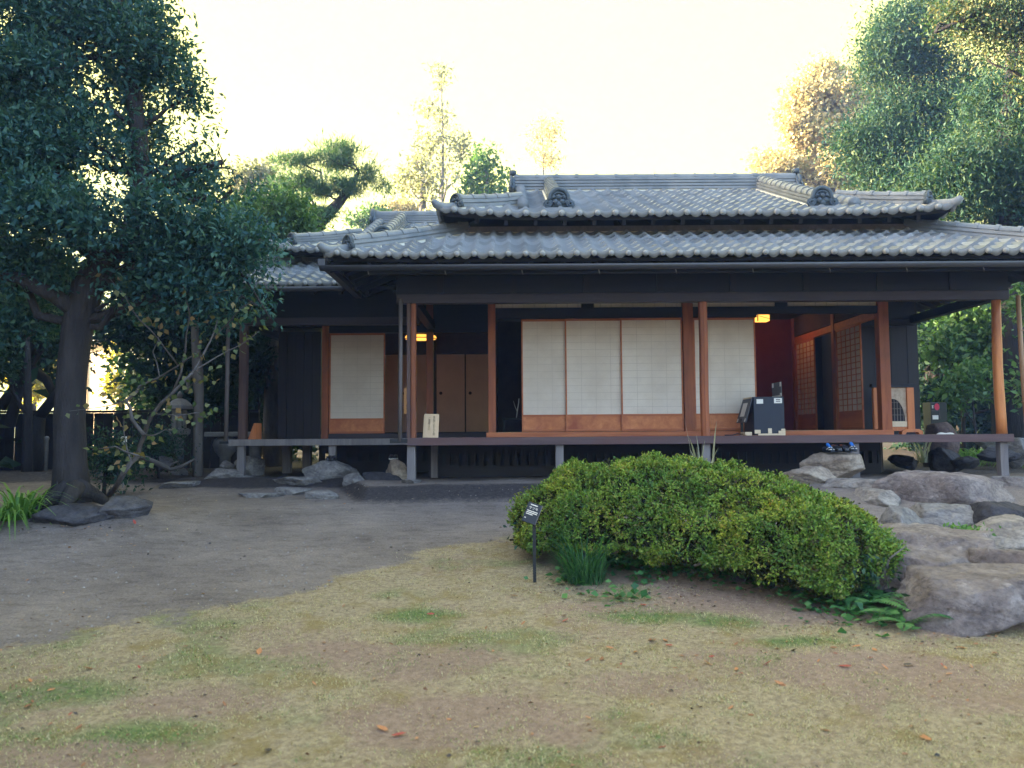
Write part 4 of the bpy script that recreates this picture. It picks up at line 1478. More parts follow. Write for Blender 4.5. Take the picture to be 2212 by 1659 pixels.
# white cloth on the deck
c = at(2042, 934, 11.5)
cl = MB()
pr = []
for k in range(13):
    a = k / 12
    w = .02 + .05 * math.sin(math.pi * a) ** .7
    hh = .006 + .022 * math.sin(math.pi * a) * (1 + .5 * math.sin(9 * a))
    x = c.x - .12 + .24 * a
    pr.append([Vector((x, c.y + w * math.cos(t) + .015 * math.sin(6 * a), DZ + .004 + hh * max(0, math.sin(t)))) for t in np.linspace(0, math.pi, 7)] + [Vector((x, c.y, DZ + .003))])
cl.sweep(pr)
o = cl.build('folded_cloth', M['white_paper'], None, True)
tag(o, 'small pale folded cloth lying near the right end of the veranda', 'cloth')
# orange triangular board on the wing's veranda
wd = MB()
a, b, cc = at(551, 914, 13.1), at(536, 953, 13.1), at(553, 953, 13.1)
wd.prism([(b.x, .602), (cc.x, .602), (a.x + .015, a.z), (a.x - .015, a.z)], lambda p: Vector((p[0], 13.08, p[1])), lambda p: Vector((p[0] + .03, 13.30, p[1])))
o = wd.build('wooden_wedge', M['orange_wood'], None, False, .004)
tag(o, "orange wooden wedge standing beside the post of the left wing's veranda", 'wedge')
# low black table with a white branch behind the gap
c = at(1113, 904, 13.4)
tb = empty('low_table', (c.x, c.y, .69))
tag(tb, 'low black table seen in the dark gap left of the paper screens', 'table')
MB().box(c.x - .22, c.x + .22, c.y, c.y + .35, c.z - .012, c.z + .012).build('top', M['black'], tb, False, .003)
for sx in (-.19, .19):
    for sy in (.03, .32): MB().box(c.x + sx - .015, c.x + sx + .015, c.y + sy - .015, c.y + sy + .015, .692, c.z - .013).build('leg', M['black'], tb)
br = MB()
br.tube([(c.x + .02, c.y + .1, c.z + .01), (c.x + .035, c.y + .1, c.z + .12), (c.x + .06, c.y + .11, c.z + .27), (c.x + .065, c.y + .11, c.z + .34)], [.008, .009, .008, .005], 6)
br.tube([(c.x + .035, c.y + .1, c.z + .12), (c.x + .0, c.y + .12, c.z + .2), (c.x - .03, c.y + .12, c.z + .30)], [.005, .004, .002], 5)
o = br.build('bare_branch', M['white_paper'], None, True)
tag(o, 'thin white bare branch standing on the low black table', 'branch')

# ------------------------------------------------------------------ shoes
def shoe(name, pos, rz, mats, label, sneaker, group, s=1.0):
    """toe towards local -y"""
    root = empty(name, pos, rz)
    tag(root, label, 'shoe', group)
    T = Matrix.Translation(Vector(pos)) @ Matrix.Rotation(rz, 4, 'Z')

    def loft(secs, nm, mat, par):
        rings = []
        for y, w, z0, z1, xo in secs:
            rings.append([T @ (Vector((xo + w * math.copysign(abs(math.cos(t)) ** .7, math.cos(t)), y, z0 + (z1 - z0) * (.5 + .5 * math.copysign(abs(math.sin(t)) ** .75, math.sin(t))))) * s) for t in np.linspace(0, 2 * math.pi, 17)[:-1]])
        m = MB(); m.sweep(rings)
        return m.build(nm, mat, par, True)
    loft([(-.138, .018, .006, .016, 0), (-.128, .036, 0, .022, 0), (-.09, .047, 0, .024, .002), (-.03, .043, 0, .024, .002), (.05, .034, 0, .026, 0), (.11, .036, 0, .03, 0), (.135, .024, .002, .03, 0)], 'sole', mats[0], root)
    loft([(-.132, .016, .02, .032, 0), (-.122, .032, .018, .052, 0), (-.09, .044, .02, .068, .002), (-.045, .043, .02, .085, .002), (-.01, .038, .02, .098, 0), (.03, .034, .02, .088, 0), (.08, .034, .022, .082, 0), (.122, .032, .022, .088, 0), (.134, .018, .03, .082, 0)], 'upper', mats[1], root)
    if sneaker:
        loft([(-.055, .014, .078, .098, .0), (-.02, .022, .088, .116, 0), (.01, .026, .09, .138, 0), (.022, .022, .10, .142, 0)], 'tongue', mats[2], root)
        m = MB()
        for k, y in enumerate((-.055, -.035, -.015)):
            m.tube([T @ (Vector((-.026, y, .080 + k * .008)) * s), T @ (Vector((0, y - .004, .095 + k * .011)) * s), T @ (Vector((.026, y, .080 + k * .008)) * s)], .0045 * s, 6)
        m.build('laces', mats[2], root, True)
        m = MB()
        for e in (-1, 1):
            m.tube([T @ (Vector((e * .012, -.128, .050)) * s), T @ (Vector((e * .034, -.112, .046)) * s), T @ (Vector((e * .046, -.085, .040)) * s)], .006 * s, 6)
            m.tube([T @ (Vector((e * .010, -.070, .078)) * s), T @ (Vector((e * .034, -.060, .066)) * s), T @ (Vector((e * .046, -.03, .045)) * s)], .0075 * s, 6)
        m.build('white_stripes', mats[3], root, True)
    else:
        m = MB()
        m.tube([T @ (Vector((.026 * math.cos(a), .05 + .06 * math.sin(a), .092 + .004 * math.sin(a))) * s) for a in np.linspace(0, 2 * math.pi, 19)], .006 * s, 6)
        m.build('collar', mats[2], root, True)
    return root


blue = plain('blue laces', (.02, .16, .55), .7)
lining = plain('red brown lining', (.28, .09, .06), .7)
leather = plain('black leather', (.022, .022, .028), .32, .6)


# ------------------------------------------------------------------ stones
def rock_mesh(seed, planes=11, flat=None, rough=.05, sub=5):
    rng = np.random.default_rng(seed)
    bm = bmesh.new()
    bmesh.ops.create_icosphere(bm, subdivisions=sub, radius=1.0)
    N = rng.normal(size=(planes, 3)); N = nrm(N)
    Dp = .42 + .36 * rng.random(planes)
    if flat is not None:
        N = np.vstack([N, [[.06 * rng.normal(), .06 * rng.normal(), 1]]]); Dp = np.append(Dp, flat)
        N = nrm(N)
    off = Vector(rng.random(3) * 50)
    for v in bm.verts:
        d = np.array(v.co.normalized())
        c = N @ d
        r = np.where(c > .05, Dp / np.maximum(c, .05), 9).min()
        r = min(r, .95)
        p = Vector(d) * r
        f1 = mnoise.fractal(p * 2.0 + off, 1.0, 2.2, 5)
        r *= 1 + rough * f1 * 1.25 - rough * 1.3 * max(0, .12 - abs(mnoise.noise(p * 1.6 + off * 2))) / .12 * .55 + .35 * rough * mnoise.noise(p * 12 + off)
        v.co = Vector(d) * r
    me = bpy.data.meshes.new('stone')
    bm.to_mesh(me)
    bm.free()
    me.polygons.foreach_set('use_smooth', [True] * len(me.polygons))
    return me


def rock(label, c, size, seed, mat, flat=None, rz=0.0, name='stone', tilt=0.0, planes=15, rough=.075, cat='stone', group=None):
    me = rock_mesh(seed, planes, flat, rough)
    me.name = name
    me.transform(Matrix.Rotation(rz, 4, 'Z'))
    co = np.array([v.co for v in me.vertices])
    lo, hi = co.min(0), co.max(0)
    sc3 = np.array(size) / (hi - lo)
    co = (co - (lo + hi) / 2) * sc3
    me.vertices.foreach_set('co', co.astype(np.float32).ravel())
    me.transform(Matrix.Rotation(tilt, 4, 'Y'))
    me.update()
    me.materials.append(mat)
    o = bpy.data.objects.new(name, me)
    COL.objects.link(o)
    o.location = c
    tag(o, label, cat, group)
    return o


def rock_px(label, x0, x1, y0, y1, d, depth, seed, mat, sink=.25, **k):
    a, b = at(x0, y0, d), at(x1, y1, d)
    w, h = b.x - a.x, a.z - b.z
    hh = h * (1 + sink)
    return rock(label, ((a.x + b.x) / 2, d + depth * .3, a.z - hh / 2), (w, depth, hh), seed, mat, **k)


def mat_stone(name, c1, c2, c3, lichen=.5, bump=.9):
    m, nt, b = new_mat(name)
    n = noise_node(nt, 2.4, 8, .62, dist=.4)
    col = ramp(nt, n.outputs[0], [(.30, c1), (.5, c2), (.70, c3)]).outputs[0]
    n2 = noise_node(nt, 24, 6, .7)
    sp = ramp(nt, n2.outputs[0], [(.34, (.68, .68, .70)), (.5, (1, 1, 1)), (.7, (1.22, 1.2, 1.18))])
    col = mixc(nt, 1.0, col, sp.outputs[0], 'MULTIPLY')
    n3 = noise_node(nt, 7.5, 7, .7)
    f = ramp(nt, n3.outputs[0], [(.60, (0, 0, 0)), (.66, (lichen,) * 3)])
    col = mixc(nt, f.outputs[0], col, tuple(min(.6, x * 1.25 + .06) for x in c3))
    n5 = noise_node(nt, 1.1, 6, .6, (1, 1, 3.0), dist=1.0)
    g = ramp(nt, n5.outputs[0], [(.47, (1, 1, 1)), (.5, (.55, .54, .56)), (.53, (1, 1, 1))])
    col = mixc(nt, .6, col, mixc(nt, 1.0, col, g.outputs[0], 'MULTIPLY'))
    nt.links.new(col, b.inputs['Base Color'])
    b.inputs['Roughness'].default_value = .92
    b.inputs['Specular IOR Level'].default_value = .2
    n4 = noise_node(nt, 9, 9, .68)
    add_bump(nt, b, n4.outputs[0], bump, .06)
    return m


M['stone'] = mat_stone('garden stone', (.14, .13, .13), (.22, .205, .20), (.30, .28, .265))
M['stone_tan'] = mat_stone('tan stone', (.22, .17, .135), (.34, .27, .21), (.44, .365, .29), .25, 1.0)
M['stone_red'] = mat_stone('reddish stone', (.145, .115, .108), (.23, .19, .178), (.325, .28, .262), .5, 1.2)
M['stone_pale'] = mat_stone('pale stone', (.20, .17, .15), (.30, .265, .235), (.39, .35, .31), .3, 1.1)
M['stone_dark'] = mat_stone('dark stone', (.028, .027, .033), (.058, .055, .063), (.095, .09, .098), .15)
M['stone_slate'] = mat_stone('slate grey stone', (.055, .053, .062), (.095, .09, .10), (.14, .132, .14), .2)
M['stone_brown'] = mat_stone('brown stone', (.07, .046, .042), (.11, .078, .07), (.15, .11, .10), .15, .5)
S, ST, SR, SD, SBn = M['stone'], M['stone_tan'], M['stone_red'], M['stone_dark'], M['stone_brown']
# right hand group
rock_px('tall pale stepping stone under the veranda edge carrying four shoes', 1737, 1886, 978, 1042, 10.75, .75, 21, ST, flat=.62, planes=13)
rock_px('low flat stone leaning against the left of the tall stepping stone', 1690, 1815, 1008, 1050, 10.35, .6, 22, ST, flat=.55)
rock_px('flat stone just behind the right end of the clipped bush', 1790, 1950, 1036, 1085, 9.3, .8, 23, M['stone_pale'], flat=.5)
rock_px('small flat stone below it, half hidden by the bush', 1850, 1960, 1058, 1115, 8.6, .6, 24, M['stone_pale'], flat=.5)
rock_px('long reddish boulder sloping towards the garden on the right', 1905, 2240, 1022, 1165, 8.6, 1.3, 31, SR, flat=.6, tilt=.04, planes=14)
rock_px('pale lichened stone at the right picture edge above the reddish boulder', 2178, 2275, 1030, 1078, 9.4, .7, 32, S, flat=.6)
rock_px('flat grey slab bridging the gap between reddish boulder and bush', 1975, 2130, 1092, 1150, 7.9, .7, 43, S, flat=.45, planes=16)
rock_px('low grey stone wedged against the end of the bush', 1905, 1990, 1140, 1200, 6.9, .5, 44, S, flat=.5, planes=16)
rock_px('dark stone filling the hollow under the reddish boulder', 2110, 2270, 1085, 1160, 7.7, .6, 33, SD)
rock_px('small upright stone between bush and reddish boulder', 1915, 2045, 1095, 1195, 7.4, .6, 34, S, planes=13)
rock_px('grey stone beside the planted gap among the right hand rocks', 2050, 2290, 1122, 1225, 7.0, .8, 35, M['stone_pale'], flat=.6)
rock_px('long slab with a light flat top in the front row of rocks', 1905, 2215, 1150, 1285, 6.3, 1.0, 36, SR, flat=.5, planes=13)
rock_px('rounded reddish block under the long slab', 1900, 2210, 1200, 1335, 5.75, .7, 37, SR, tilt=.08, planes=13)
rock_px('angular block at the right picture edge in the front row', 2110, 2330, 1192, 1335, 5.9, .8, 38, SR, planes=14, flat=.5)
rock_px('big pale boulder lowest at the right picture edge', 1950, 2360, 1240, 1372, 5.35, .9, 46, SR, planes=16, flat=.42)
rock_px('dark low stone tucked under the right end of the bush', 1895, 2015, 1262, 1320, 5.9, .5, 42, SD)
# behind the deck on the right
rock_px('big rounded brown stone basin behind the right end of the veranda', 2005, 2088, 911, 1002, 14.6, .7, 51, SBn, flat=.8, planes=6, rough=.02, name='stone_basin', cat='basin')
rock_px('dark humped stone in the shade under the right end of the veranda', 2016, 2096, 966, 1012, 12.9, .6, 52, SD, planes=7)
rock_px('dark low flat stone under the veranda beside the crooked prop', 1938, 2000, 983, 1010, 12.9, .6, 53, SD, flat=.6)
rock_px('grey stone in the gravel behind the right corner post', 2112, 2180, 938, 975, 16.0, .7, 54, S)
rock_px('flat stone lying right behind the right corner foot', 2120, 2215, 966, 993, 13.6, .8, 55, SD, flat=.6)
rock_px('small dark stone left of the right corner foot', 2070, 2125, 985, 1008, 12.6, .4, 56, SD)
rock_px('mossy stone at the right picture edge behind the veranda', 2180, 2260, 945, 1000, 14.0, .7, 57, S)
# left hand group
rock_px('broad stepping stone under the wing veranda carrying dark shoes', 648, 766, 995, 1049, 12.2, .7, 61, S, flat=.62, planes=13)
rock_px('long low stone in front of the broad stepping stone', 581, 700, 1030, 1062, 11.75, .6, 62, S, flat=.6)
rock_px('wedge shaped stone between the two stepping stones', 730, 800, 1022, 1066, 11.5, .55, 63, S, flat=.65)
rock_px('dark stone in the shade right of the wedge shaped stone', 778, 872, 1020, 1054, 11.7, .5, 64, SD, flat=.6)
rock_px('rounded brownish stepping stone beside the left corner post', 825, 886, 991, 1050, 11.9, .6, 65, ST, flat=.7, planes=12)
rock_px('flat slab at the foot of the bank below the long low stone', 585, 668, 1054, 1076, 11.0, .5, 66, S, flat=.4)
rock_px('small flat slab lowest on the left of the bank', 512, 605, 1065, 1083, 10.7, .45, 67, S, flat=.4)
rock_px('half buried slab in the bank left of the corner post', 658, 732, 1060, 1080, 10.5, .4, 68, S, flat=.4)
rock_px('pale block behind the corner foot of the wing', 497, 562, 984, 1030, 13.2, .6, 69, S, planes=7)
rock_px('long grey stone left of the corner foot of the wing', 424, 522, 1012, 1047, 12.6, .6, 70, S, flat=.65)
rock_px('pale drain slab lying in front of the garden bed on the left', 338, 415, 1042, 1058, 11.6, .55, 71, S, flat=.25, rough=.03)
rock_px('dark boulder humped at the foot of the big tree', 55, 245, 1090, 1150, 8.45, .9, 74, SD, planes=16)
rock_px('second dark boulder right of the tree foot', 190, 300, 1075, 1135, 8.6, .8, 76, M['stone_slate'], planes=16)
for k, (x0, x1, y0, y1, lab) in enumerate(((866, 910, 1044, 1054, 'thin foundation stone under the left corner post of the main veranda'), (2142, 2200, 1017, 1027, 'thin foundation stone under the right corner post of the main veranda'), (494, 560, 1030, 1041, "thin foundation stone under the corner post of the wing's veranda"))):
    a, b = at(x0, y0, (11.2, 11.2, 12.75)[k]), at(x1, y1, (11.2, 11.2, 12.75)[k])
    zz = (.03, -.02, .02)[k]
    rock(lab, ((a.x + b.x) / 2, (11.2, 11.2, 12.75)[k], zz - .04), (b.x - a.x, .34, .10), 80 + k, S, flat=.35, name='foundation_stone')
rock_px('small stone among the roots in the left garden bed', 468, 500, 995, 1016, 13.0, .3, 85, S)
rock_px('low stone half covered by leaves in the left garden bed', 330, 370, 985, 1012, 12.4, .4, 86, SD)

# shoes on the tall stone
c = at(1797, 978, 10.80)
ztop = c.z + .012
for i, (px, rz, kind, lab) in enumerate(((1797, .12, 1, 'black and white sneaker with blue laces, left end of the four shoes'), (1814, .05, 0, 'plain black leather shoe next to the left sneaker'),
                                          (1831, -.03, 0, 'plain black leather shoe next to the right sneaker'), (1848, -.05, 1, 'black and white sneaker with blue tongue, right end of the four shoes'))):
    p = at(px, 978, 10.8)
    shoe('sneaker' if kind else 'leather_shoe', (p.x, p.y + .12, ztop - .012 * (i in (0,))), rz, (M['black'], M['navy_card'] if kind else leather, blue if kind else lining, M['white_paper']), lab, kind, 'shoes on the tall stepping stone', .92)
for i, (px, lab) in enumerate(((705, 'black shoe on the broad stepping stone, left of the pair'), (715, 'black shoe on the broad stepping stone, right of the pair'))):
    p = at(px, 997, 12.2)
    shoe('leather_shoe', (p.x, p.y + .16, p.z + .0), 0, (M['black'], leather, M['black'], M['white_paper']), lab, 0, 'shoes on the broad stepping stone', .85)
for i, (px, lab) in enumerate(((842, 'dark slipper with white edge on the rounded stepping stone, left one'), (851, 'dark slipper with white edge on the rounded stepping stone, right one'))):
    p = at(px, 993, 11.9)
    shoe('slipper', (p.x, p.y + .16, p.z), 0, (M['white_paper'], M['black'], M['black'], M['white_paper']), lab, 0, 'slippers on the rounded stepping stone', .72)

# ------------------------------------------------------------------ signs and lantern in the garden
# plant label in front of the bush
c = ground_px(1155, 1259)
pl = empty('plant_label', (c.x, c.y, c.z))
tag(pl, 'small black tilted plant label on a thin black stake in front of the clipped bush', 'sign')
tp = at(1156, 1125, c.y)
MB().box(c.x - .013, c.x + .013, c.y - .008, c.y + .008, c.z - .1, tp.z + .02).build('stake', M['black'], pl)
ce = at(1149, 1108, c.y - .02)
yd = Vector((.38, .34, .86)).normalized()
xd = Vector((.92, -.10, -.0))
xd = (xd - yd * xd.dot(yd)).normalized()
mt = frame(ce, xd, yd)
m = MB()
hw, hh, th = .058, .085, .016
m.box(-hw, hw, -hh, hh, -th, 0)
m.v = [tuple(mt @ Vector(v)) for v in m.v]
pb = m.build('plate', M['black'], pl, False, .001)
m = MB()
m.box(hw + .0002, hw + .003, -hh, hh, -th, 0)
m.v = [tuple(mt @ Vector(v)) for v in m.v]
m.build('edge', M['post_grey'], pb)
cream = plain('cream print', (.78, .70, .58), .7)
lettering('サツキ', .026, cream, pl, mt @ Matrix.Translation((.0, .038, .001)))
m = MB()
for (x0, x1, y, t) in ((-.035, .025, .066, .0035), (-.045, .045, .012, .0030), (-.045, .045, -.002, .0030), (-.045, .012, -.016, .0030), (-.046, -.032, -.052, .0035)):
    m.box(x0, x1, y - t, y + t, .0005, .0014)
m.v = [tuple(mt @ Vector(v)) for v in m.v]
m.build('print_lines', cream, pb)

# black cabinet with a red round mark
a, b = at(2010, 869, 15.4), at(2031, 915, 15.4)
cbn = empty('black_cabinet', ((a.x + b.x) / 2, 15.4, gz(a.x, 15.4)))
tag(cbn, 'slim black cabinet with a red disc and a white card standing beyond the stone basin', 'cabinet')
MB().box(a.x, b.x + .14, 15.4, 15.7, gz(a.x, 15.5) - .02, a.z).build('body', plain('dark green black paint', (.012, .017, .016), .4), cbn, False, .006)
m = MB()
for z in (a.z - .012, a.z - .165):
    m.box(a.x + .004, b.x - .004, 15.393, 15.397, z - .003, z + .003)
m.box(b.x - .006, b.x - .001, 15.393, 15.397, a.z - .32, a.z - .012)
m.build('trim', M['post_grey'], cbn)
rd = plain('red enamel', (.62, .02, .06), .4)
m = MB(); cxr, czr = b.x - .055, a.z - .088
m.prism([(.048 * math.cos(t), .066 * math.sin(t)) for t in np.linspace(0, 2 * math.pi, 21)[:-1]], lambda p: Vector((cxr + p[0], 15.388, czr + p[1])), lambda p: Vector((cxr + p[0], 15.396, czr + p[1])))
m.build('red_disc', rd, cbn)
m = MB()
for z in (.022, .0, -.022): m.box(a.x + .02, a.x + .055, 15.392, 15.396, czr + z - .004, czr + z + .004)
m.box(a.x + .03, a.x + .036, 15.391, 15.3955, czr - .03, czr + .03)
m.build('white_mark', M['white_paper'], cbn)
MB().box(a.x + .025, a.x + .135, 15.388, 15.396, a.z - .33, a.z - .25).build('card', M['white_paper'], cbn)
# small white sign in the bed
a, b = at(260, 943, 11.6), at(273, 960, 11.6)
ws_ = empty('bed_sign', ((a.x + b.x) / 2, 11.6, gz(a.x, 11.6)))
tag(ws_, 'small white sign on a thin stake in the shady bed right of the big tree', 'sign')
MB().box(a.x, b.x, 11.6, 11.612, b.z, a.z).build('plate', M['white_paper'], ws_)
m = MB()
for k in range(3): m.box(a.x + .012, b.x - .012 - .01 * k, 11.595, 11.599, a.z - .03 - .035 * k, a.z - .022 - .035 * k)
m.build('print_lines', M['ink_faded'], ws_)
MB().box((a.x + b.x) / 2 - .008, (a.x + b.x) / 2 + .008, 11.614, 11.63, gz(a.x, 11.6) - .1, a.z - .02).build('stake', M['post_grey'], ws_)
# stake by the fence
c0 = at(101, 943, 15.0)
p = MB()
p.lathe([(.035, -.75), (.036, -.06), (.045, -.05), (.045, -.02), (.035, 0), (.01, .01)], c0, 12)
o = p.build('stone_stake', M['lantern_stone'], None, True)
tag(o, 'short round-topped grey stake in front of the black fence', 'post')
# stone lantern
c = at(386, 968, 13.6)
c.z = gz(c.x, c.y) - .02
top = at(386, 848, 13.6).z - c.z
ln = empty('stone_lantern', c)
tag(ln, 'old grey stone lantern with a wide cap in the shady left garden', 'lantern')
MB().lathe([(.17, 0), (.17, .06), (.12, .12)], c, 6).build('base', M['lantern_stone'], ln)
MB().lathe([(.085, .10), (.08, .42 * top), (.09, .45 * top)], c, 14).build('column', M['lantern_stone'], ln, True)
MB().lathe([(.10, .452 * top), (.19, .50 * top), (.20, .55 * top), (.15, .57 * top)], c, 6).build('platform', M['lantern_stone'], ln)
fbx = MB()
for k in range(6):
    a = math.pi / 3 * k
    fbx.box(c.x + .095 * math.cos(a) - .025, c.x + .095 * math.cos(a) + .025, c.y + .095 * math.sin(a) - .025, c.y + .095 * math.sin(a) + .025, c.z + .572 * top, c.z + .79 * top)
fbx.lathe([(.06, .572 * top), (.06, .79 * top)], c, 6)
fbx.build('fire_box', M['lantern_stone'], ln)
MB().lathe([(.12, .792 * top), (.24, .80 * top), (.23, .84 * top), (.12, .91 * top), (.05, .93 * top)], c, 6).build('cap', M['lantern_stone'], ln)
MB().lathe([(.03, .932 * top), (.05, .96 * top), (.035, .99 * top), (.008, 1.02 * top)], c, 10).build('finial', M['lantern_stone'], ln, True)
# stone bench
a, b = at(440, 933, 14.2), at(514, 943, 14.2)
sbn = empty('stone_bench', ((a.x + b.x) / 2, 14.2, gz(a.x, 14.2)))
tag(sbn, 'stone bench of a thin slab on a mushroom-shaped block left of the wing', 'bench')
MB().box(a.x, b.x + .3, 14.2, 14.7, b.z, a.z).build('slab', M['lantern_stone'], sbn, False, .02)
c = at(478, 955, 14.25)
zg = gz(c.x, c.y) - .03
hgt = b.z - zg
MB().lathe([(.09, 0), (.085, hgt * .45), (.16, hgt * .62), (.19, hgt * .78), (.17, hgt * .92), (.10, hgt - .002)], (c.x, 14.45, zg), 14, 1.2, .9).build('pedestal', M['lantern_stone'], sbn, True)
MB().lathe([(.12, 0), (.11, hgt * .5), (.12, hgt - .002)], (c.x + .55, 14.45, zg), 10).build('pedestal', M['lantern_stone'], sbn, True)

# ------------------------------------------------------------------ vegetation
def crown(rng, blobs, per_area, leaf, cl_leaves=14, spread=.16, gap=.42, up=.25, jitter=.8, flat=1.0, gap_scale=1.1):
    """leaf quads in clumps spread through a set of ellipsoids; blobs: (centre, (rx, ry, rz), weight)"""
    Ps, Ds, Ns = [], [], []
    for c, r, w in blobs:
        c, r = np.array(c), np.array(r)
        area = 4 * math.pi * (((r[0] * r[1]) ** 1.6 + (r[0] * r[2]) ** 1.6 + (r[1] * r[2]) ** 1.6) / 3) ** (1 / 1.6)
        n = max(6, int(area * per_area * w))
        u = nrm(rng.normal(size=(n, 3)))
        rad = rng.random(n) ** .5
        lump = np.array([mnoise.noise(Vector(x) * 1.9 + Vector(c)) for x in u])
        q = c + u * r * (rad * (1 + .28 * lump))[:, None]
        g = np.array([mnoise.noise(Vector(x * gap_scale)) for x in q]) * .5 + .5
        keep = g > gap * .9 + .04 * rng.random(n)
        q, u = q[keep], u[keep]
        o = nrm(u / r + np.array([0, 0, up]) / r.mean())
        k = len(q)
        idx = np.repeat(np.arange(k), cl_leaves)
        off = rng.normal(size=(len(idx), 3)) * spread * np.array([1, 1, flat])
        Ps.append(q[idx] + off)
        Ds.append(nrm(o[idx] + rng.normal(size=(len(idx), 3)) * jitter))
        nn = rng.normal(size=(len(idx), 3)) * .55 + o[idx] * .35
        nn[:, 2] += .75
        Ns.append(nrm(nn))
    P, D, N = np.concatenate(Ps), np.concatenate(Ds), np.concatenate(Ns)
    L = leaf[0] * (.5 + 1.0 * rng.random(len(P)))
    W = L * leaf[1] * (.8 + .4 * rng.random(len(P)))
    return leaf_verts(P, D, N, L, W)


def wob(a, b, n, amp, rng, sag=0.0):
    a, b = np.array(a, float), np.array(b, float)
    t = np.linspace(0, 1, n)[:, None]
    p = a + (b - a) * t
    o = rng.normal(size=(n, 3)) * amp
    o[0] = o[-1] = 0
    p = p + o
    p[:, 2] += sag * np.sin(np.pi * t[:, 0])
    return [tuple(x) for x in p]


def blob(px, py, d, rx, ry, rd=None, w=1.0):
    c = at(px, py, d)
    k = d / 1726
    return ((c.x, c.y, c.z), (rx * k, rd if rd else (rx + ry) / 2 * k, ry * k), w)


def shatter(blobs, rng, k=5, f=.50):
    out = []
    for c, r, w in blobs:
        c, r = np.array(c), np.array(r)
        u = nrm(rng.normal(size=(k, 3)))
        for i in range(k):
            g = f * (.75 + .5 * rng.random())
            out.append((tuple(c + u[i] * r * (.35 + .45 * rng.random())), tuple(r * g * np.array([1.1, 1.1, .85])), w))
    return out


def tree(name, label, cat, trunk_pts, trunk_r, blobs, lmat, leaf, per_area, group=None, bark='bark', seed=1, limbs=True, n=10, twigs=2, split=True, **kw):
    rng = np.random.default_rng(seed)
    if 'split_' in kw: split = kw.pop('split_')
    base = trunk_pts[0]
    root = empty(name, base)
    tag(root, label, cat, group)
    tk = MB()
    tk.tube(trunk_pts, trunk_r, n)
    if limbs:
        tp = np.array(trunk_pts)
        for c, r, w in blobs:
            c = np.array(c)
            dist = np.linalg.norm(tp - c, axis=1) + np.maximum(0, tp[:, 2] - c[2] + .2) * 2
            j = int(np.argmin(dist[max(0, len(tp) // 3):])) + max(0, len(tp) // 3)
            j = min(j, len(tp) - 1)
            st = tp[j]
            rr = trunk_r[j] if hasattr(trunk_r, '__len__') else trunk_r
            L = np.linalg.norm(c - st)
            if L < .1: continue
            tk.tube(wob(st, c, 6, .05 * L, rng, .06 * L), list(np.linspace(min(rr * .6, .022 * L + .02), .012, 6)), 6)
            for _ in range(twigs):
                e = c + nrm(rng.normal(size=(1, 3)))[0] * np.array(r) * .95
                tk.tube(wob(c, e, 4, .05, rng), [.012, .010, .007, .004], 5)
    tk.build('trunk', M[bark], root, True)
    V = crown(rng, shatter(blobs, rng) if split else blobs, per_area, leaf, **kw)
    quads_mesh('crown', V, len(V) // 4, lmat, root)
    return root


LM = {}
LM['big'] = leaf_mat('dark evergreen leaf', [(.016, .058, .066), (.028, .090, .092), (.046, .120, .105), (.080, .155, .10)], .6, .2, None, .22)
LM['shrubdark'] = leaf_mat('dark shrub leaf', [(.010, .032, .024), (.020, .052, .035), (.036, .076, .042)], .6, .18, None, .2)
LM['shrubmid'] = leaf_mat('green shrub leaf', [(.035, .09, .035), (.07, .15, .05), (.13, .22, .07)], .5, .3)
LM['pine'] = leaf_mat('pine needle', [(.035, .095, .07), (.07, .14, .08), (.12, .18, .08)], .55, .35)
LM['golden'] = leaf_mat('autumn leaf', [(.40, .39, .22), (.58, .51, .27), (.72, .62, .34), (.64, .48, .29)], .6, .35, (1.0, 1.0, .8))
LM['podo'] = leaf_mat('narrow dark leaf', [(.014, .050, .044), (.026, .075, .058), (.045, .10, .06), (.10, .14, .055)], .6, .25, None, .25)
LM['pale'] = leaf_mat('pale thin leaf', [(.22, .22, .16), (.30, .29, .21), (.38, .35, .25)], .6, .3)
LM['bush'] = leaf_mat('azalea leaf', [(.05, .105, .02), (.10, .19, .03), (.165, .28, .038), (.25, .35, .055), (.22, .19, .055)], .55, .16, None, .25)
_nt = LM['bush'].node_tree
_n = noise_node(_nt, 2.6, 4, .6)
_r = ramp(_nt, _n.outputs[0], [(.34, (.50, .68, .8)), (.5, (1, 1, 1)), (.66, (1.7, 1.22, .9))])
_b = _nt.nodes['Principled BSDF']
_src = _b.inputs['Base Color'].links[0].from_socket
_nt.links.new(mixc(_nt, 1.0, _src, _r.outputs[0], 'MULTIPLY'), _b.inputs['Base Color'])
LM['inner'] = leaf_mat('shade-darkened inner leaf', [(.02, .022, .012), (.035, .045, .018), (.05, .06, .02), (.06, .04, .025)], .8, .05, None, .1)  # self-shade inside the bush put into a dark leaf colour
LM['fern'] = leaf_mat('fern leaf', [(.03, .11, .045), (.06, .18, .06), (.09, .24, .07)], .5, .35)
LM['strap'] = leaf_mat('strap leaf', [(.02, .07, .03), (.04, .12, .045), (.06, .16, .05)], .45, .3)
LM['lily'] = leaf_mat('bright strap leaf', [(.05, .13, .025), (.10, .22, .04), (.18, .32, .06)], .45, .35)
LM['heart'] = leaf_mat('thinning autumn leaf', [(.05, .09, .04), (.10, .13, .05), (.16, .15, .06), (.26, .15, .07)], .55, .35)
LM['maple'] = leaf_mat('sunlit yellow leaf', [(.22, .24, .04), (.40, .34, .05), (.55, .42, .07)], .6, .5)

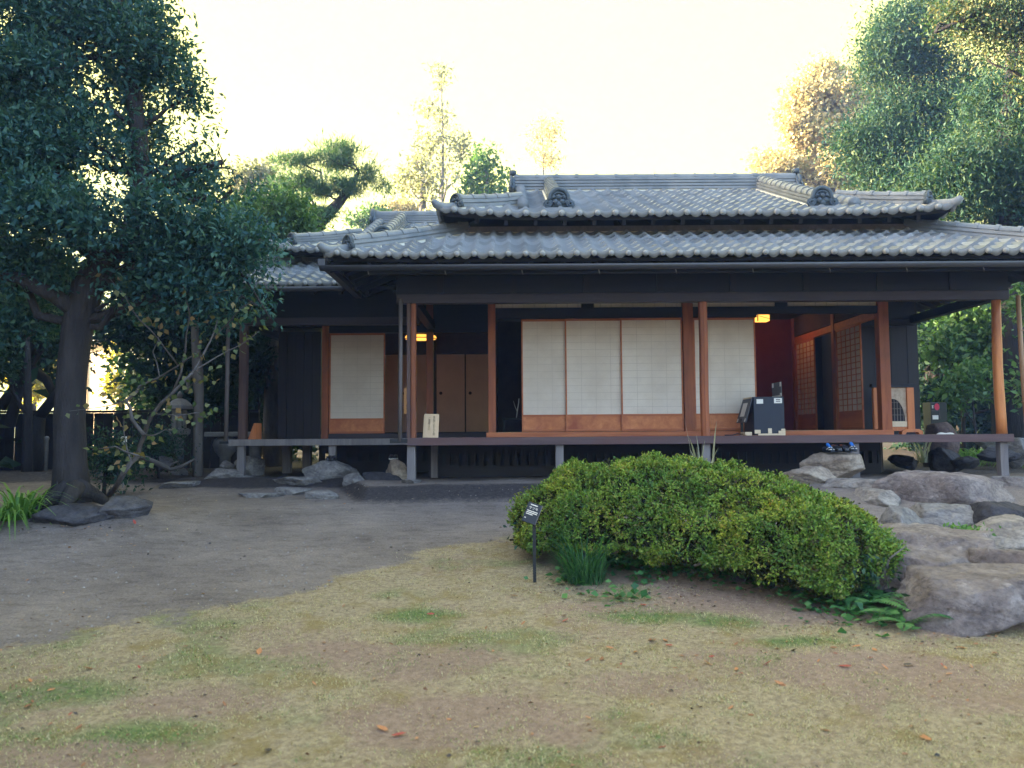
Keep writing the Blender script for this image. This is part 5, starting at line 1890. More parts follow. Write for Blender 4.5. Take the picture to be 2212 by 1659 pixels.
# the big tree on the left
tb_ = at(155, 1068, 9.1)
tp = [(tb_.x, tb_.y, tb_.z - .1), tuple(at(152, 1000, 9.1)), tuple(at(150, 900, 9.1)), tuple(at(156, 800, 9.1)), tuple(at(168, 700, 9.1)), tuple(at(190, 620, 9.1)), tuple(at(225, 560, 9.15)), tuple(at(290, 500, 9.3)), tuple(at(305, 400, 9.4)), tuple(at(300, 280, 9.5)), tuple(at(270, 120, 9.6)), tuple(at(250, -60, 9.6))]
tr = [.22, .175, .165, .16, .165, .175, .15, .14, .12, .095, .07, .04]
blobs = [blob(60, 60, 9.4, 130, 120), blob(200, 40, 9.6, 130, 120), blob(290, 150, 9.5, 110, 110), blob(120, 200, 9.2, 130, 110), blob(350, 90, 9.6, 45, 75, .5), blob(395, 220, 9.5, 62, 70),
         blob(40, 330, 9.0, 120, 110), blob(200, 310, 9.1, 100, 90), blob(300, 290, 9.7, 75, 65, .5, .8), blob(425, 310, 9.4, 70, 65), blob(478, 362, 9.3, 62, 58), blob(400, 400, 9.6, 85, 45, .5, .8),
         blob(500, 410, 9.3, 50, 45), blob(70, 470, 8.6, 130, 70), blob(220, 480, 8.5, 120, 70), blob(360, 470, 8.6, 100, 60), blob(470, 520, 8.9, 90, 70), blob(545, 525, 9.0, 45, 42, .5),
         blob(330, 560, 8.8, 110, 60), blob(430, 590, 9.2, 110, 60), blob(80, 590, 9.0, 110, 60), blob(60, 690, 9.6, 90, 60), blob(555, 660, 9.0, 38, 45, .35, .9), blob(480, 650, 9.2, 60, 50, .4), blob(130, 400, 9.6, 90, 70), blob(400, 640, 8.95, 80, 38, .4), blob(310, 630, 9.0, 60, 34, .4, .8),
         blob(160, -110, 9.6, 220, 100), blob(-120, 100, 9.4, 150, 150), blob(-140, 380, 9.2, 140, 150), blob(-150, 600, 9.3, 130, 120)]
big = tree('evergreen_tree', 'big dark evergreen tree with a thick leaning trunk filling the left of the view', 'tree', tp, tr, blobs, LM['big'], (.075, .42), 62, seed=4, cl_leaves=13, spread=.12, gap=.40, n=14, jitter=.9)
rng_ = np.random.default_rng(8)
for pts, r0, r1 in (([(225, 560, 9.15), (170, 520, 9.1), (130, 440, 9.0), (110, 330, 9.0)], .13, .05), ([(190, 620, 9.1), (250, 600, 9.0), (310, 565, 8.9), (330, 520, 8.9)], .12, .06),
                    ([(300, 440, 9.35), (360, 395, 9.35), (420, 365, 9.35), (480, 350, 9.3)], .085, .03), ([(175, 680, 9.1), (120, 640, 8.9), (40, 600, 8.8), (-20, 590, 8.8)], .10, .05),
                    ([(480, 560, 9.0), (530, 600, 9.0), (560, 650, 9.0), (585, 690, 9.0)], .02, .008)):
    P = [np.array(at(*p)) for p in pts]
    MB().tube([tuple(x) for x in P], list(np.linspace(r0, r1, len(P))), 10).build('limb', M['bark'], big, True)
for k, (a, b) in enumerate((((150, 1066), (60, 1112)), ((165, 1066), (120, 1118)), ((170, 1066), (250, 1092)), ((140, 1066), (85, 1080)), ((165, 1068), (210, 1075)))):
    p0, p1 = at(a[0], a[1] - 12, 8.95), ground_px(*b)
    m_ = p0.lerp(p1, .5); m_.z = max(gz(m_.x, m_.y) + .07, (p0.z + p1.z) / 2)
    MB().tube([p0, m_, (p1.x, p1.y, p1.z - .02)], [.11, .07, .03], 8).build('root', M['bark'], big, True)

# thin bare shrub in front of the big tree
sb_ = ground_px(232, 1066)
sh = empty('thin_shrub', sb_)
tag(sh, 'thin nearly bare shrub with pale twigs in front of the big tree', 'shrub')
m = MB()
BR = [([(232, 1068), (262, 1030), (298, 985), (312, 940), (330, 895), (372, 850), (420, 800), (455, 735), (470, 690)], .035, .006), ([(312, 940), (285, 905), (272, 865), (300, 835), (345, 815), (385, 790), (430, 760)], .022, .006),
      ([(300, 985), (250, 965), (200, 972)], .012, .004), ([(330, 895), (380, 898), (430, 890), (450, 897)], .010, .004), ([(272, 865), (215, 880), (150, 888)], .008, .003), ([(372, 850), (400, 760), (410, 680), (395, 610)], .014, .004),
      ([(385, 790), (340, 730), (300, 690), (270, 640), (235, 600)], .009, .003), ([(420, 800), (470, 770), (520, 745), (560, 715)], .010, .003), ([(345, 815), (330, 760), (345, 700)], .007, .003), ([(420, 800), (440, 815), (405, 835), (450, 815)], .004, .002),
      ([(262, 1030), (285, 1000), (272, 960), (268, 900)], .014, .004), ([(312, 940), (345, 935), (372, 930)], .008, .003), ([(455, 735), (500, 690), (545, 650)], .007, .003), ([(410, 680), (450, 640), (500, 625)], .005, .002)]
lp_, ld_ = [], []
rng = np.random.default_rng(17)
for pts, r0, r1 in BR:
    P = [np.array(at(x, y, 8.75 + .18 * math.sin(i + pts[0][0]))) for i, (x, y) in enumerate(pts)]
    if pts[0] == (232, 1068): P[0] = np.array(sb_) - np.array((0, 0, .05))
    Q = []
    for i in range(len(P) - 1):
        for t in (0, .5): Q.append(P[i] * (1 - t) + P[i + 1] * t + (rng.normal(size=3) * .012 if t else 0))
    Q.append(P[-1])
    m.tube([tuple(x) for x in Q], list(np.linspace(r0, r1, len(Q))), 7)
    if r1 < .0065:
        for i in range(2, len(Q)):
            for _ in range(int(rng.integers(2, 6))):
                lp_.append(Q[i] + rng.normal(size=3) * .06); ld_.append(rng.normal(size=3) + np.array((0, 0, -.6)))
m.build('stem', M['twig'], sh, True)
lp_, ld_ = np.array(lp_), np.array(ld_)
nrmv = rng.normal(size=(len(lp_), 3)); nrmv[:, 1] -= .8
V = leaf_verts(lp_, ld_, nrmv, .055 + .04 * rng.random(len(lp_)), .045 + .03 * rng.random(len(lp_)), .12, .35)
quads_mesh('foliage', V, len(lp_), LM['heart'], sh)


# shrubs and trees of the shady bed on the left
def shrub(name, label, px, py_base, d, blobs, lmat, leaf, per, seed, cat='shrub', group=None, trunk=.03, bark='bark', **kw):
    b = at(px, py_base, d)
    z = gz(b.x, d)
    tops = [bl[0] for bl in blobs]
    c = np.mean(np.array(tops), 0)
    pts = [(b.x, d, z - .05), (b.x + .3 * (c[0] - b.x), d + .3 * (c[1] - d), z + .4 * (c[2] - z)), tuple(c)]
    return tree(name, label, cat, pts, [trunk, trunk * .8, trunk * .4], blobs, lmat, leaf, per, group, bark, seed, **kw)


GB = 'dark shrubs of the shady bed on the left'
shrub('broadleaf_shrub', 'tall dark leafy shrub between the big tree and the wing, behind the stone lantern', 360, 990, 15.2, [blob(300, 720, 15.2, 80, 70), blob(400, 690, 15.2, 90, 80), blob(480, 760, 15.4, 60, 80), blob(340, 830, 15, 60, 50), blob(440, 840, 15.4, 70, 50)], LM['shrubdark'], (.11, .5), 34, 31, group=GB)
shrub('broadleaf_shrub', 'dark leafy shrub filling the gap beside the wing corner post', 560, 990, 17.5, [blob(560, 800, 17.5, 60, 90), blob(510, 700, 17, 60, 70), blob(590, 720, 18, 50, 80), blob(560, 640, 18, 60, 60)], LM['shrubdark'], (.12, .5), 30, 32, group=GB)
shrub('low_shrub', 'low dark clipped shrub right of the small white sign', 345, 1000, 12.9, [blob(345, 965, 12.9, 50, 30), blob(315, 975, 12.8, 30, 22)], LM['shrubdark'], (.05, .5), 90, 33, group=GB)
shrub('low_shrub', 'low dark shrub directly right of the big trunk', 225, 1030, 10.8, [blob(225, 990, 10.8, 42, 42), blob(255, 1010, 10.9, 30, 30), blob(215, 950, 11, 25, 25)], LM['shrubdark'], (.06, .5), 80, 34, group=GB)
shrub('leaning_tree', 'slim dark leaning tree by the fence at the left picture edge', 60, 985, 14.5, [blob(20, 690, 14.5, 60, 50), blob(90, 660, 14.6, 60, 50), blob(140, 720, 15, 40, 40, None, .7), blob(-20, 780, 14, 40, 50)], LM['shrubdark'], (.09, .5), 26, 35, cat='tree', trunk=.10)
m = MB()
for pts in ([(85, 900), (140, 830), (185, 760), (200, 700)], [(20, 920), (45, 830), (70, 760), (60, 690)], [(70, 800), (100, 820), (115, 850)], [(0, 880), (30, 840), (60, 800), (110, 720)]):
    m.tube([tuple(at(x, y, 15.4)) for x, y in pts], [.11, .09, .07, .05][:len(pts)], 8)
st_ = at(75, 985, 15.4)
st = empty('leaning_tree', (st_.x, 15.4, gz(st_.x, 15.4)))
tag(st, 'dark forked trunk leaning right in front of the yellow gap on the left', 'tree')
m.tube([(st_.x, 15.4, gz(st_.x, 15.4) - .1), tuple(at(85, 900, 15.4))], [.14, .11], 8)
m.build('trunk', M['bark'], st, True)
rngx = np.random.default_rng(3)
V = crown(rngx, [blob(130, 680, 15.5, 70, 50), blob(40, 670, 15.5, 70, 45)], 26, (.09, .5))
quads_mesh('crown', V, len(V) // 4, LM['shrubdark'], st)

# knotted thin trunk in the bed
kt0 = at(428, 992, 13.2)
kt = empty('knotted_tree', (kt0.x, kt0.y, gz(kt0.x, 13.2)))
tag(kt, 'thin bare grey trunk with a hooked knot between the stone lantern and the wing', 'tree')
m = MB()
m.tube([(kt0.x, 13.2, gz(kt0.x, 13.2) - .05), tuple(at(428, 940, 13.2)), tuple(at(430, 860, 13.2)), tuple(at(427, 800, 13.2)), tuple(at(421, 720, 13.3)), tuple(at(425, 640, 13.4)), tuple(at(430, 560, 13.4))], [.085, .075, .075, .085, .06, .055, .04], 10)
m.tube([tuple(at(424, 818, 13.2)), tuple(at(412, 810, 13.15)), tuple(at(405, 822, 13.1)), tuple(at(407, 840, 13.1)), tuple(at(400, 848, 13.1))], [.045, .045, .036, .028, .015], 8)
m.build('trunk', M['bark_grey'], kt, True)
V = crown(np.random.default_rng(9), [blob(430, 600, 13.6, 70, 50), blob(500, 600, 14, 60, 60)], 30, (.09, .5))
quads_mesh('crown', V, len(V) // 4, LM['shrubdark'], kt)
# thick rough trunk behind the wing post
tk0 = at(592, 985, 17.5)
tree('old_tree', 'thick rough trunk standing behind the corner of the wing veranda', 'tree', [(tk0.x, 17.5, gz(tk0.x, 17.5) - .1), tuple(at(590, 900, 17.5)), tuple(at(592, 820, 17.5)), tuple(at(585, 740, 17.6)), tuple(at(590, 600, 17.8)), tuple(at(580, 480, 18))],
     [.27, .21, .2, .19, .17, .14], [blob(600, 450, 18, 70, 60), blob(540, 480, 18, 70, 60), blob(500, 560, 18, 60, 60), blob(640, 520, 18.6, 60, 40)], LM['shrubmid'], (.13, .5), 22, bark='bark_grey', seed=41)
# fallen branch in the bed
m = MB()
m.tube([tuple(at(x, y, 12.3)) for x, y in ((290, 985), (318, 992), (345, 1003), (368, 1014), (392, 1008), (420, 992))], [.04, .045, .04, .03, .03, .015], 8)
m.tube([tuple(at(x, y, 12.3)) for x, y in ((368, 1014), (372, 1002), (385, 996))], [.02, .018, .01], 6)
o = m.build('fallen_branch', M['twig'], None, True)
tag(o, 'crooked pale fallen branch lying in the shady left bed', 'branch')

# fence on the left and what shows above it
fn = empty('board_fence', at(-60, 985, 16.5))
tag(fn, 'low black board fence behind the big tree on the left', 'fence')
fa, fb_ = at(-420, 887, 16.5), at(560, 887, 16.9)
zt_ = at(60, 886, 16.5).z
m = MB()
n = 46
for i in range(n):
    x0 = fa.x + (fb_.x - fa.x) * i / n
    x1 = fa.x + (fb_.x - fa.x) * (i + 1) / n - .006
    y0 = 16.5 + .4 * i / n
    m.box(x0, x1, y0 + (i % 2) * .008, y0 + .02 + (i % 2) * .008, -.1, zt_ - .06)
m.build('boards', M['fence'], fn)
MB().bar((fa.x, 16.50, zt_ - .03), (fb_.x, 16.9, zt_ - .03), .08, .05).build('cap_rail', M['fence'], fn)
MB().bar((fa.x, 16.48, .62), (fb_.x, 16.88, .62), .03, .07).build('rail', M['fence'], fn)
# sunlit house beyond the fence
a, b = at(168, 770, 30), at(268, 770, 30)
sh_ = empty('far_house', (a.x, 30, .3))
tag(sh_, 'cream house wall glowing in the low sun beyond the black fence', 'house')
sh_.rotation_euler = (0, 0, 0)
ax = Vector((.82, -.57, 0)).normalized()
c0 = Vector((a.x - .3, 30.5, 0))
c1 = c0 + ax * 4.2
mw = MB()
nv = Vector((-ax.y, ax.x, 0))
mw.add([c0, c1, c1 + nv * 4, c0 + nv * 4, c0 + Vector((0, 0, 4.2)), c1 + Vector((0, 0, 4.2)), c1 + nv * 4 + Vector((0, 0, 4.2)), c0 + nv * 4 + Vector((0, 0, 4.2))], [(0, 1, 5, 4), (1, 2, 6, 5), (2, 3, 7, 6), (3, 0, 4, 7), (4, 5, 6, 7)])
mw.build('wall', M['sun_wall'], sh_)
m = MB(); m.bar(c0 + Vector((0, 0, 4.24)) - ax * .4 + nv * 1.9, c1 + Vector((0, 0, 4.24)) + ax * .4 + nv * 1.9, 4.9, .12); m.build('roof', M['ridge'], sh_)
m = MB()
w0, w1 = c0 + ax * 1.2 - nv * .02, c0 + ax * 2.9 - nv * .02
for z0, z1 in ((1.55, 1.62), (3.0, 3.07)): m.bar(w0 + Vector((0, 0, z0)), w1 + Vector((0, 0, z0)), .05, .07)
m.bar(w0 + Vector((0, 0, 1.5)), w0 + Vector((0, 0, 3.1)), .06, .05); m.bar(w1 + Vector((0, 0, 1.5)), w1 + Vector((0, 0, 3.1)), .06, .05)
m.build('window_frame', M['bamboo_brown'], sh_)
dp = MB(); q = c0 + ax * .8 - nv * .06; dp.tube([q + Vector((0, 0, .3)), q + Vector((0, 0, 4.1))], .05, 8); dp.build('downpipe', M['bamboo_brown'], sh_)
tb0 = at(70, 880, 27)
tree('maple_tree', 'yellow sunlit tree seen under the leaves at the far left', 'tree', [(tb0.x, 27, .3), tuple(at(75, 800, 27)), tuple(at(80, 740, 27))], [.12, .1, .06], [blob(60, 830, 27, 50, 45), blob(110, 790, 27.5, 45, 45), blob(20, 870, 27, 45, 30), blob(85, 740, 27, 45, 40), blob(160, 700, 28, 40, 30)], LM['maple'], (.16, .7), 14, seed=51)
tb0 = at(265, 880, 26)
tree('maple_tree', 'yellow sunlit tree right of the cream house wall', 'tree', [(tb0.x, 26, .3), tuple(at(262, 840, 26)), tuple(at(265, 790, 26))], [.1, .08, .05], [blob(262, 830, 26, 22, 40), blob(235, 768, 26, 40, 18)], LM['maple'], (.14, .7), 14, seed=52)

# pine behind the wing and thin trees against the sky
pb = at(655, 520, 22)
tree('pine_tree', 'spreading old pine behind the ridge of the wing', 'tree', [(pb.x, 22, .3), tuple(at(665, 540, 22)), tuple(at(690, 480, 22)), tuple(at(735, 435, 22)), tuple(at(765, 395, 22)), tuple(at(775, 370, 22))], [.26, .24, .19, .13, .08, .04],
     [blob(800, 385, 22, 48, 26), blob(745, 400, 21.6, 50, 26), blob(700, 350, 22, 60, 22), blob(760, 350, 22.4, 50, 20), blob(650, 400, 22, 45, 28), blob(640, 350, 22, 50, 16), blob(620, 430, 21.8, 45, 30), blob(690, 420, 22, 40, 24), blob(660, 470, 21.7, 50, 22), blob(590, 470, 22, 50, 30), blob(720, 470, 22, 40, 20), blob(600, 385, 22.2, 40, 18, None, .6), blob(720, 318, 22, 60, 10, None, .6)],
     LM['pine'], (.14, .15), 62, seed=61, cl_leaves=13, spread=.13, gap=.50, gap_scale=2.2, up=.8, jitter=.7, flat=.5)
tt = 'slim trees against the pale sky behind the roofs'
for i, (lab, px, top, d, r, tk_, lm, bl) in enumerate((
        ('tallest slim tree with a thin straight stem and sparse twigs rising left of the ridge', 955, 150, 34, .08, 'bark_grey', 'pale', [(948, 165, 14, 26), (955, 260, 34, 30), (925, 235, 34, 12), (985, 300, 30, 26), (930, 330, 30, 30), (965, 355, 40, 34), (940, 300, 36, 20), (1000, 340, 30, 24)]),
        ('flat-topped tree with a stout short trunk left of the tallest slim tree', 913, 340, 30, .14, 'bark_grey', 'pale', [(900, 350, 24, 10), (915, 368, 44, 14), (880, 400, 34, 24), (935, 395, 32, 22), (905, 430, 40, 20)]),
        ('bushy pale green tree just right of the tallest slim tree', 1050, 320, 30, .09, 'bark_grey', 'shrubmid', [(1050, 345, 24, 30), (1040, 385, 38, 34), (1070, 400, 34, 30), (1050, 430, 46, 26), (1015, 415, 24, 26)]),
        ('faint golden slim tree above the left end of the main ridge', 1172, 250, 40, .07, 'bark_grey', 'golden', [(1188, 262, 22, 16), (1160, 285, 26, 16), (1190, 300, 30, 16), (1165, 325, 34, 16), (1180, 350, 30, 14), (1190, 275, 14, 22)]))):
    b = at(px, 520, d)
    sparse = .10 if i in (0, 3) else (.30 if i == 1 else .55)
    tree('slim_tree', lab, 'tree', [(b.x, d, .3), tuple(at(px, 440, d)), tuple(at(px + 2, (440 + top) / 2, d)), tuple(at(px - 3, top, d))], [r * 1.3, r, r * .6, .015],
         [blob(x, y, d + (k % 3 - 1) * .4, rx, ry, None, sparse) for k, (x, y, rx, ry) in enumerate(bl)], LM[lm], (.19, .5), 22, tt, tk_, 70 + i, n=7, spread=.22, cl_leaves=8, gap=.46, gap_scale=1.6)
# low far trees between the roofs
for i, (lab, px, py, d, rx, ry, lm) in enumerate((
        ('low round golden tree just above the wing ridge', 870, 452, 36, 60, 14, 'golden'), ('grey green tree mass left of the pine', 560, 440, 24, 55, 34, 'shrubdark'),
        ('pale leafy tree top between the evergreen and the pine', 545, 385, 27, 50, 34, 'pale'), ('low green tree left of the flat-topped tree', 800, 470, 34, 40, 20, 'shrubmid'))):
    b = at(px, 520, d)
    tree('far_tree', lab, 'tree', [(b.x, d, .3), tuple(at(px, py + ry * .5, d)), tuple(at(px, py - ry * .5, d))], [.15, .1, .04], [blob(px, py, d, rx, ry), blob(px - rx * .6, py + ry * .5, d, rx * .6, ry * .8), blob(px + rx * .6, py + ry * .4, d, rx * .6, ry * .7)], LM[lm], (.15, .5), 13, 'low trees far behind the roofs', seed=90 + i, n=7)

# trees on the right
b = at(1800, 520, 33)
tree('golden_tree', 'tall sunlit golden autumn tree behind the right end of the roof', 'tree', [(b.x, 33, .3), tuple(at(1790, 430, 33)), tuple(at(1785, 300, 33)), tuple(at(1775, 160, 33))], [.4, .3, .18, .05],
     [blob(1775, 160, 33, 38, 40), blob(1740, 215, 33, 45, 45), blob(1800, 215, 33, 60, 45), blob(1715, 280, 33, 50, 45), blob(1790, 290, 33, 70, 50), blob(1690, 345, 33, 52, 40), blob(1770, 360, 33, 80, 50), blob(1850, 300, 33.5, 70, 60), blob(1660, 385, 33, 32, 22), blob(1850, 180, 33.5, 50, 30), blob(1850, 380, 33, 70, 50), blob(1900, 230, 34, 60, 50)],
     LM['golden'], (.16, .6), 26, seed=101, bark='bark_grey', spread=.22, cl_leaves=14, gap=.36)
GR = 'dark evergreens beyond the right end of the house'
b = at(2010, 520, 21)
tree('broadleaf_tree', 'dark blue green tree nearest the golden tree on the right', 'tree', [(b.x, 21, .3), tuple(at(2000, 380, 21)), tuple(at(1970, 250, 21)), tuple(at(1960, 120, 21))], [.3, .22, .13, .05],
     [blob(1905, 100, 21, 60, 45), blob(1960, 60, 21, 60, 40), blob(1900, 150, 21.3, 45, 40), blob(1985, 140, 21.2, 70, 50), blob(1930, 260, 21, 75, 45), blob(2010, 250, 21, 80, 55), blob(1880, 320, 20.6, 80, 40), blob(1990, 340, 20.6, 90, 50), blob(2070, 200, 21.5, 70, 60), blob(1900, 390, 20.5, 80, 30), blob(2010, 30, 21.5, 50, 35)],
     LM['podo'], (.11, .34), 56, GR, 'bark', 111, spread=.30, cl_leaves=15, gap=.40)
b = at(2160, 520, 17)
tree('broadleaf_tree', 'big green tree with narrow leaves filling the right picture edge', 'tree', [(b.x, 17, .25), tuple(at(2170, 430, 17)), tuple(at(2180, 250, 17)), tuple(at(2190, 60, 17))], [.34, .28, .2, .08],
     [blob(2160, 300, 17, 100, 70), blob(2080, 370, 16.8, 90, 55), blob(2180, 400, 16.6, 100, 60), blob(2100, 440, 16.6, 80, 40), blob(2000, 430, 17, 80, 35), blob(2250, 300, 17, 90, 90), blob(2200, 190, 17.4, 80, 60), blob(2130, 230, 17.5, 60, 45), blob(2260, 470, 17, 100, 60), blob(2180, 470, 17.2, 60, 40)],
     LM['podo'], (.11, .26), 64, GR, 'bark', 112, spread=.27, cl_leaves=16, gap=.38, jitter=.7)
b = at(2230, 520, 13)
tree('overhanging_tree', 'nearest tree hanging into the upper right corner with golden tinged leaves', 'tree', [(b.x + 1.2, 14, .2), tuple(at(2330, 400, 14)), tuple(at(2290, 200, 14)), tuple(at(2200, 20, 14)), tuple(at(2130, 20, 14)), tuple(at(2020, 70, 14))], [.26, .22, .18, .12, .07, .03],
     [blob(2160, 60, 14, 80, 50), blob(2100, 20, 14, 60, 40), blob(2200, 110, 14, 60, 50), blob(2060, 40, 14.2, 40, 30, None, .7), blob(2240, 20, 14, 90, 60), blob(2130, 130, 14.3, 50, 35, None, .7), blob(2260, 150, 14, 60, 70)],
     leaf_mat('golden tinged leaf', [(.03, .08, .05), (.06, .12, .06), (.09, .12, .055), (.22, .18, .075)], .55, .25), (.075, .4), 66, GR, 'bark', 113, spread=.22, cl_leaves=13, gap=.42)
# dense growth closing the view behind
def hedge(label, x0, x1, yt, yb, d, n, seed, lm='shrubdark', leaf=(.2, .55), per=9):
    rg = np.random.default_rng(seed)
    bl = [blob(x0 + (x1 - x0) * (i + .5) / n + rg.normal() * 8, yt + (yb - yt) * (.18 + .30 * j) + rg.normal() * 10, d + rg.normal() * .3, (x1 - x0) / n * .95, (yb - yt) * .30, 1.0) for i in range(n) for j in range(3)]
    b = at((x0 + x1) / 2, yb, d)
    return tree('tall_hedge', label, 'hedge', [(b.x, d, .2), (b.x, d, 1.0), (b.x, d, 1.6)], [.1, .08, .04], bl, LM[lm], leaf, per, 'dense hedges closing the garden', 'bark', seed, limbs=False, split=False, gap=.05, spread=.3, cl_leaves=14)


hedge('dense dark hedge closing the garden behind the right end of the veranda', 1930, 2330, 620, 960, 24, 7, 301)
hedge('dense dark hedge between the cream far house and the wing', 300, 640, 520, 1000, 21, 6, 302)
hedge('dense dark foliage hanging over the fence at the far left', -160, 150, 560, 770, 19.5, 6, 303)
# garden behind the right end of the veranda
GS = 'garden shrubs seen under the right eave'
shrub('light_shrub', 'light green leafy shrub reaching left under the right eave', 2080, 930, 17.5, [blob(2090, 700, 17.5, 62, 45), blob(2040, 745, 17.2, 45, 35), blob(2120, 760, 17.4, 50, 40), blob(2015, 770, 17.2, 28, 22, None, .8), blob(2130, 670, 17.8, 60, 35), blob(2070, 660, 18, 50, 30)], LM['shrubmid'], (.14, .5), 24, 121, group=GS, trunk=.05)
shrub('light_shrub', 'young green shrub with drooping bright leaves in front of the dark garden', 2110, 930, 16.4, [blob(2080, 830, 16.4, 28, 20), blob(2105, 805, 16.4, 34, 22), blob(2060, 850, 16.3, 16, 12), blob(2140, 820, 16.6, 30, 26)], LM['shrubmid'], (.13, .5), 26, 122, group=GS, trunk=.03)
shrub('dark_shrub', 'dark shrub mass behind the light green shrub', 2060, 930, 20.5, [blob(2020, 780, 20.5, 70, 90), blob(2100, 800, 20.5, 80, 90), blob(2180, 760, 20.5, 80, 100), blob(2020, 880, 20, 50, 40), blob(2230, 860, 20, 70, 70), blob(2120, 690, 21, 90, 70), blob(2000, 690, 21, 60, 60), blob(2210, 650, 20, 90, 70)], LM['shrubdark'], (.16, .5), 18, 123, group=GS, trunk=.08)
shrub('dark_shrub', 'small dark green shrub left of the black cabinet', 2010, 930, 17.0, [blob(2012, 860, 17, 34, 26), blob(2035, 850, 17.4, 34, 22)], LM['shrubdark'], (.09, .5), 40, 124, group=GS)
shrub('dark_shrub', 'dark leafy shrub behind the brown bamboo pole at the right edge', 2230, 930, 14.5, [blob(2225, 720, 14.8, 45, 60), blob(2230, 820, 14.6, 40, 60), blob(2250, 640, 14.8, 50, 50)], LM['shrubmid'], (.12, .5), 26, 125, group=GS)


def strap_clump(name, label, c, n, length, lmat, seed, cat='plant', group=None, w=.014, spread=.25, droop=1.0, seg=5, h=.75):
    rng = np.random.default_rng(seed)
    V = []
    for _ in range(n):
        a = rng.random() * 2 * math.pi
        p = np.array(c) + np.array([math.cos(a), math.sin(a), 0]) * spread * rng.random() ** .5
        dirv = np.array([math.cos(a + rng.normal() * .5), math.sin(a + rng.normal() * .5), 0])
        L = length * (.6 + .6 * rng.random())
        t0 = (.35 + .5 * rng.random()) * h
        pts = []
        for k in range(seg + 1):
            s = k / seg
            pts.append(p + dirv * L * (s * .35 + .5 * s * s) * droop + np.array([0, 0, L * (t0 * 2 * s - 1.15 * droop * s * s * .9)]))
        sd = np.array([-dirv[1], dirv[0], 0])
        for k in range(seg):
            w0 = w * (1 - (k / seg) ** 2) ; w1 = w * (1 - ((k + 1) / seg) ** 2) + .0008
            V += [pts[k] - sd * w0, pts[k] + sd * w0, pts[k + 1] + sd * w1, pts[k + 1] - sd * w1]
    V = np.array(V)
    o = quads_mesh(name, V, len(V) // 4, lmat)
    tag(o, label, cat, group)
    return o


for i, (px, py, d, nl, ln, lab) in enumerate(((2110, 915, 16.0, 150, .60, 'bright green grassy clump left of the right corner post'), (2150, 918, 15.4, 130, .55, 'bright green grassy clump directly behind the right corner post'),
                                          (2070, 905, 17.2, 110, .5, 'bright green grassy clump behind the stone basin'), (2195, 935, 14.8, 120, .5, 'bright green grassy clump between right corner post and picture edge'))):
    c = at(px, py + 14, d)
    strap_clump('grass_clump', lab, (c.x, d, gz(c.x, d) + .1), nl, ln, LM['lily'], 130 + i, 'grass clump', 'grassy clumps in the garden on the right', .016, .4)
c = at(1992, 935, 13.9)
strap_clump('striped_plant', 'small pale striped plant between the dark shutter and the stone basin', (c.x, 13.9, .12), 26, .5, LM['pale'], 140, 'plant', None, .016, .08, .5, h=1.0)
c = ground_px(25, 1128)
strap_clump('lily_clump', 'bright green arching strap-leaved clump at the left picture edge', (c.x - .05, c.y + .15, c.z + .02), 170, .62, LM['lily'], 141, 'plant', None, .013, .25, 1.0, h=.9)
c = ground_px(1265, 1262)
strap_clump('dark_grass_tuft', 'tuft of dark upright strap leaves under the left end of the clipped bush', (c.x, c.y + .1, c.z), 330, .46, LM['strap'], 142, 'plant', None, .0045, .17, .62, h=.95)
c = at(1522, 1000, 9.3)
strap_clump('iris_plant', 'few pale broad upright leaves peeping over the top of the clipped bush', (c.x, 9.3, gz(c.x, 9.3)), 9, .62, LM['pale'], 143, 'plant', None, .022, .12, .25, h=1.1)

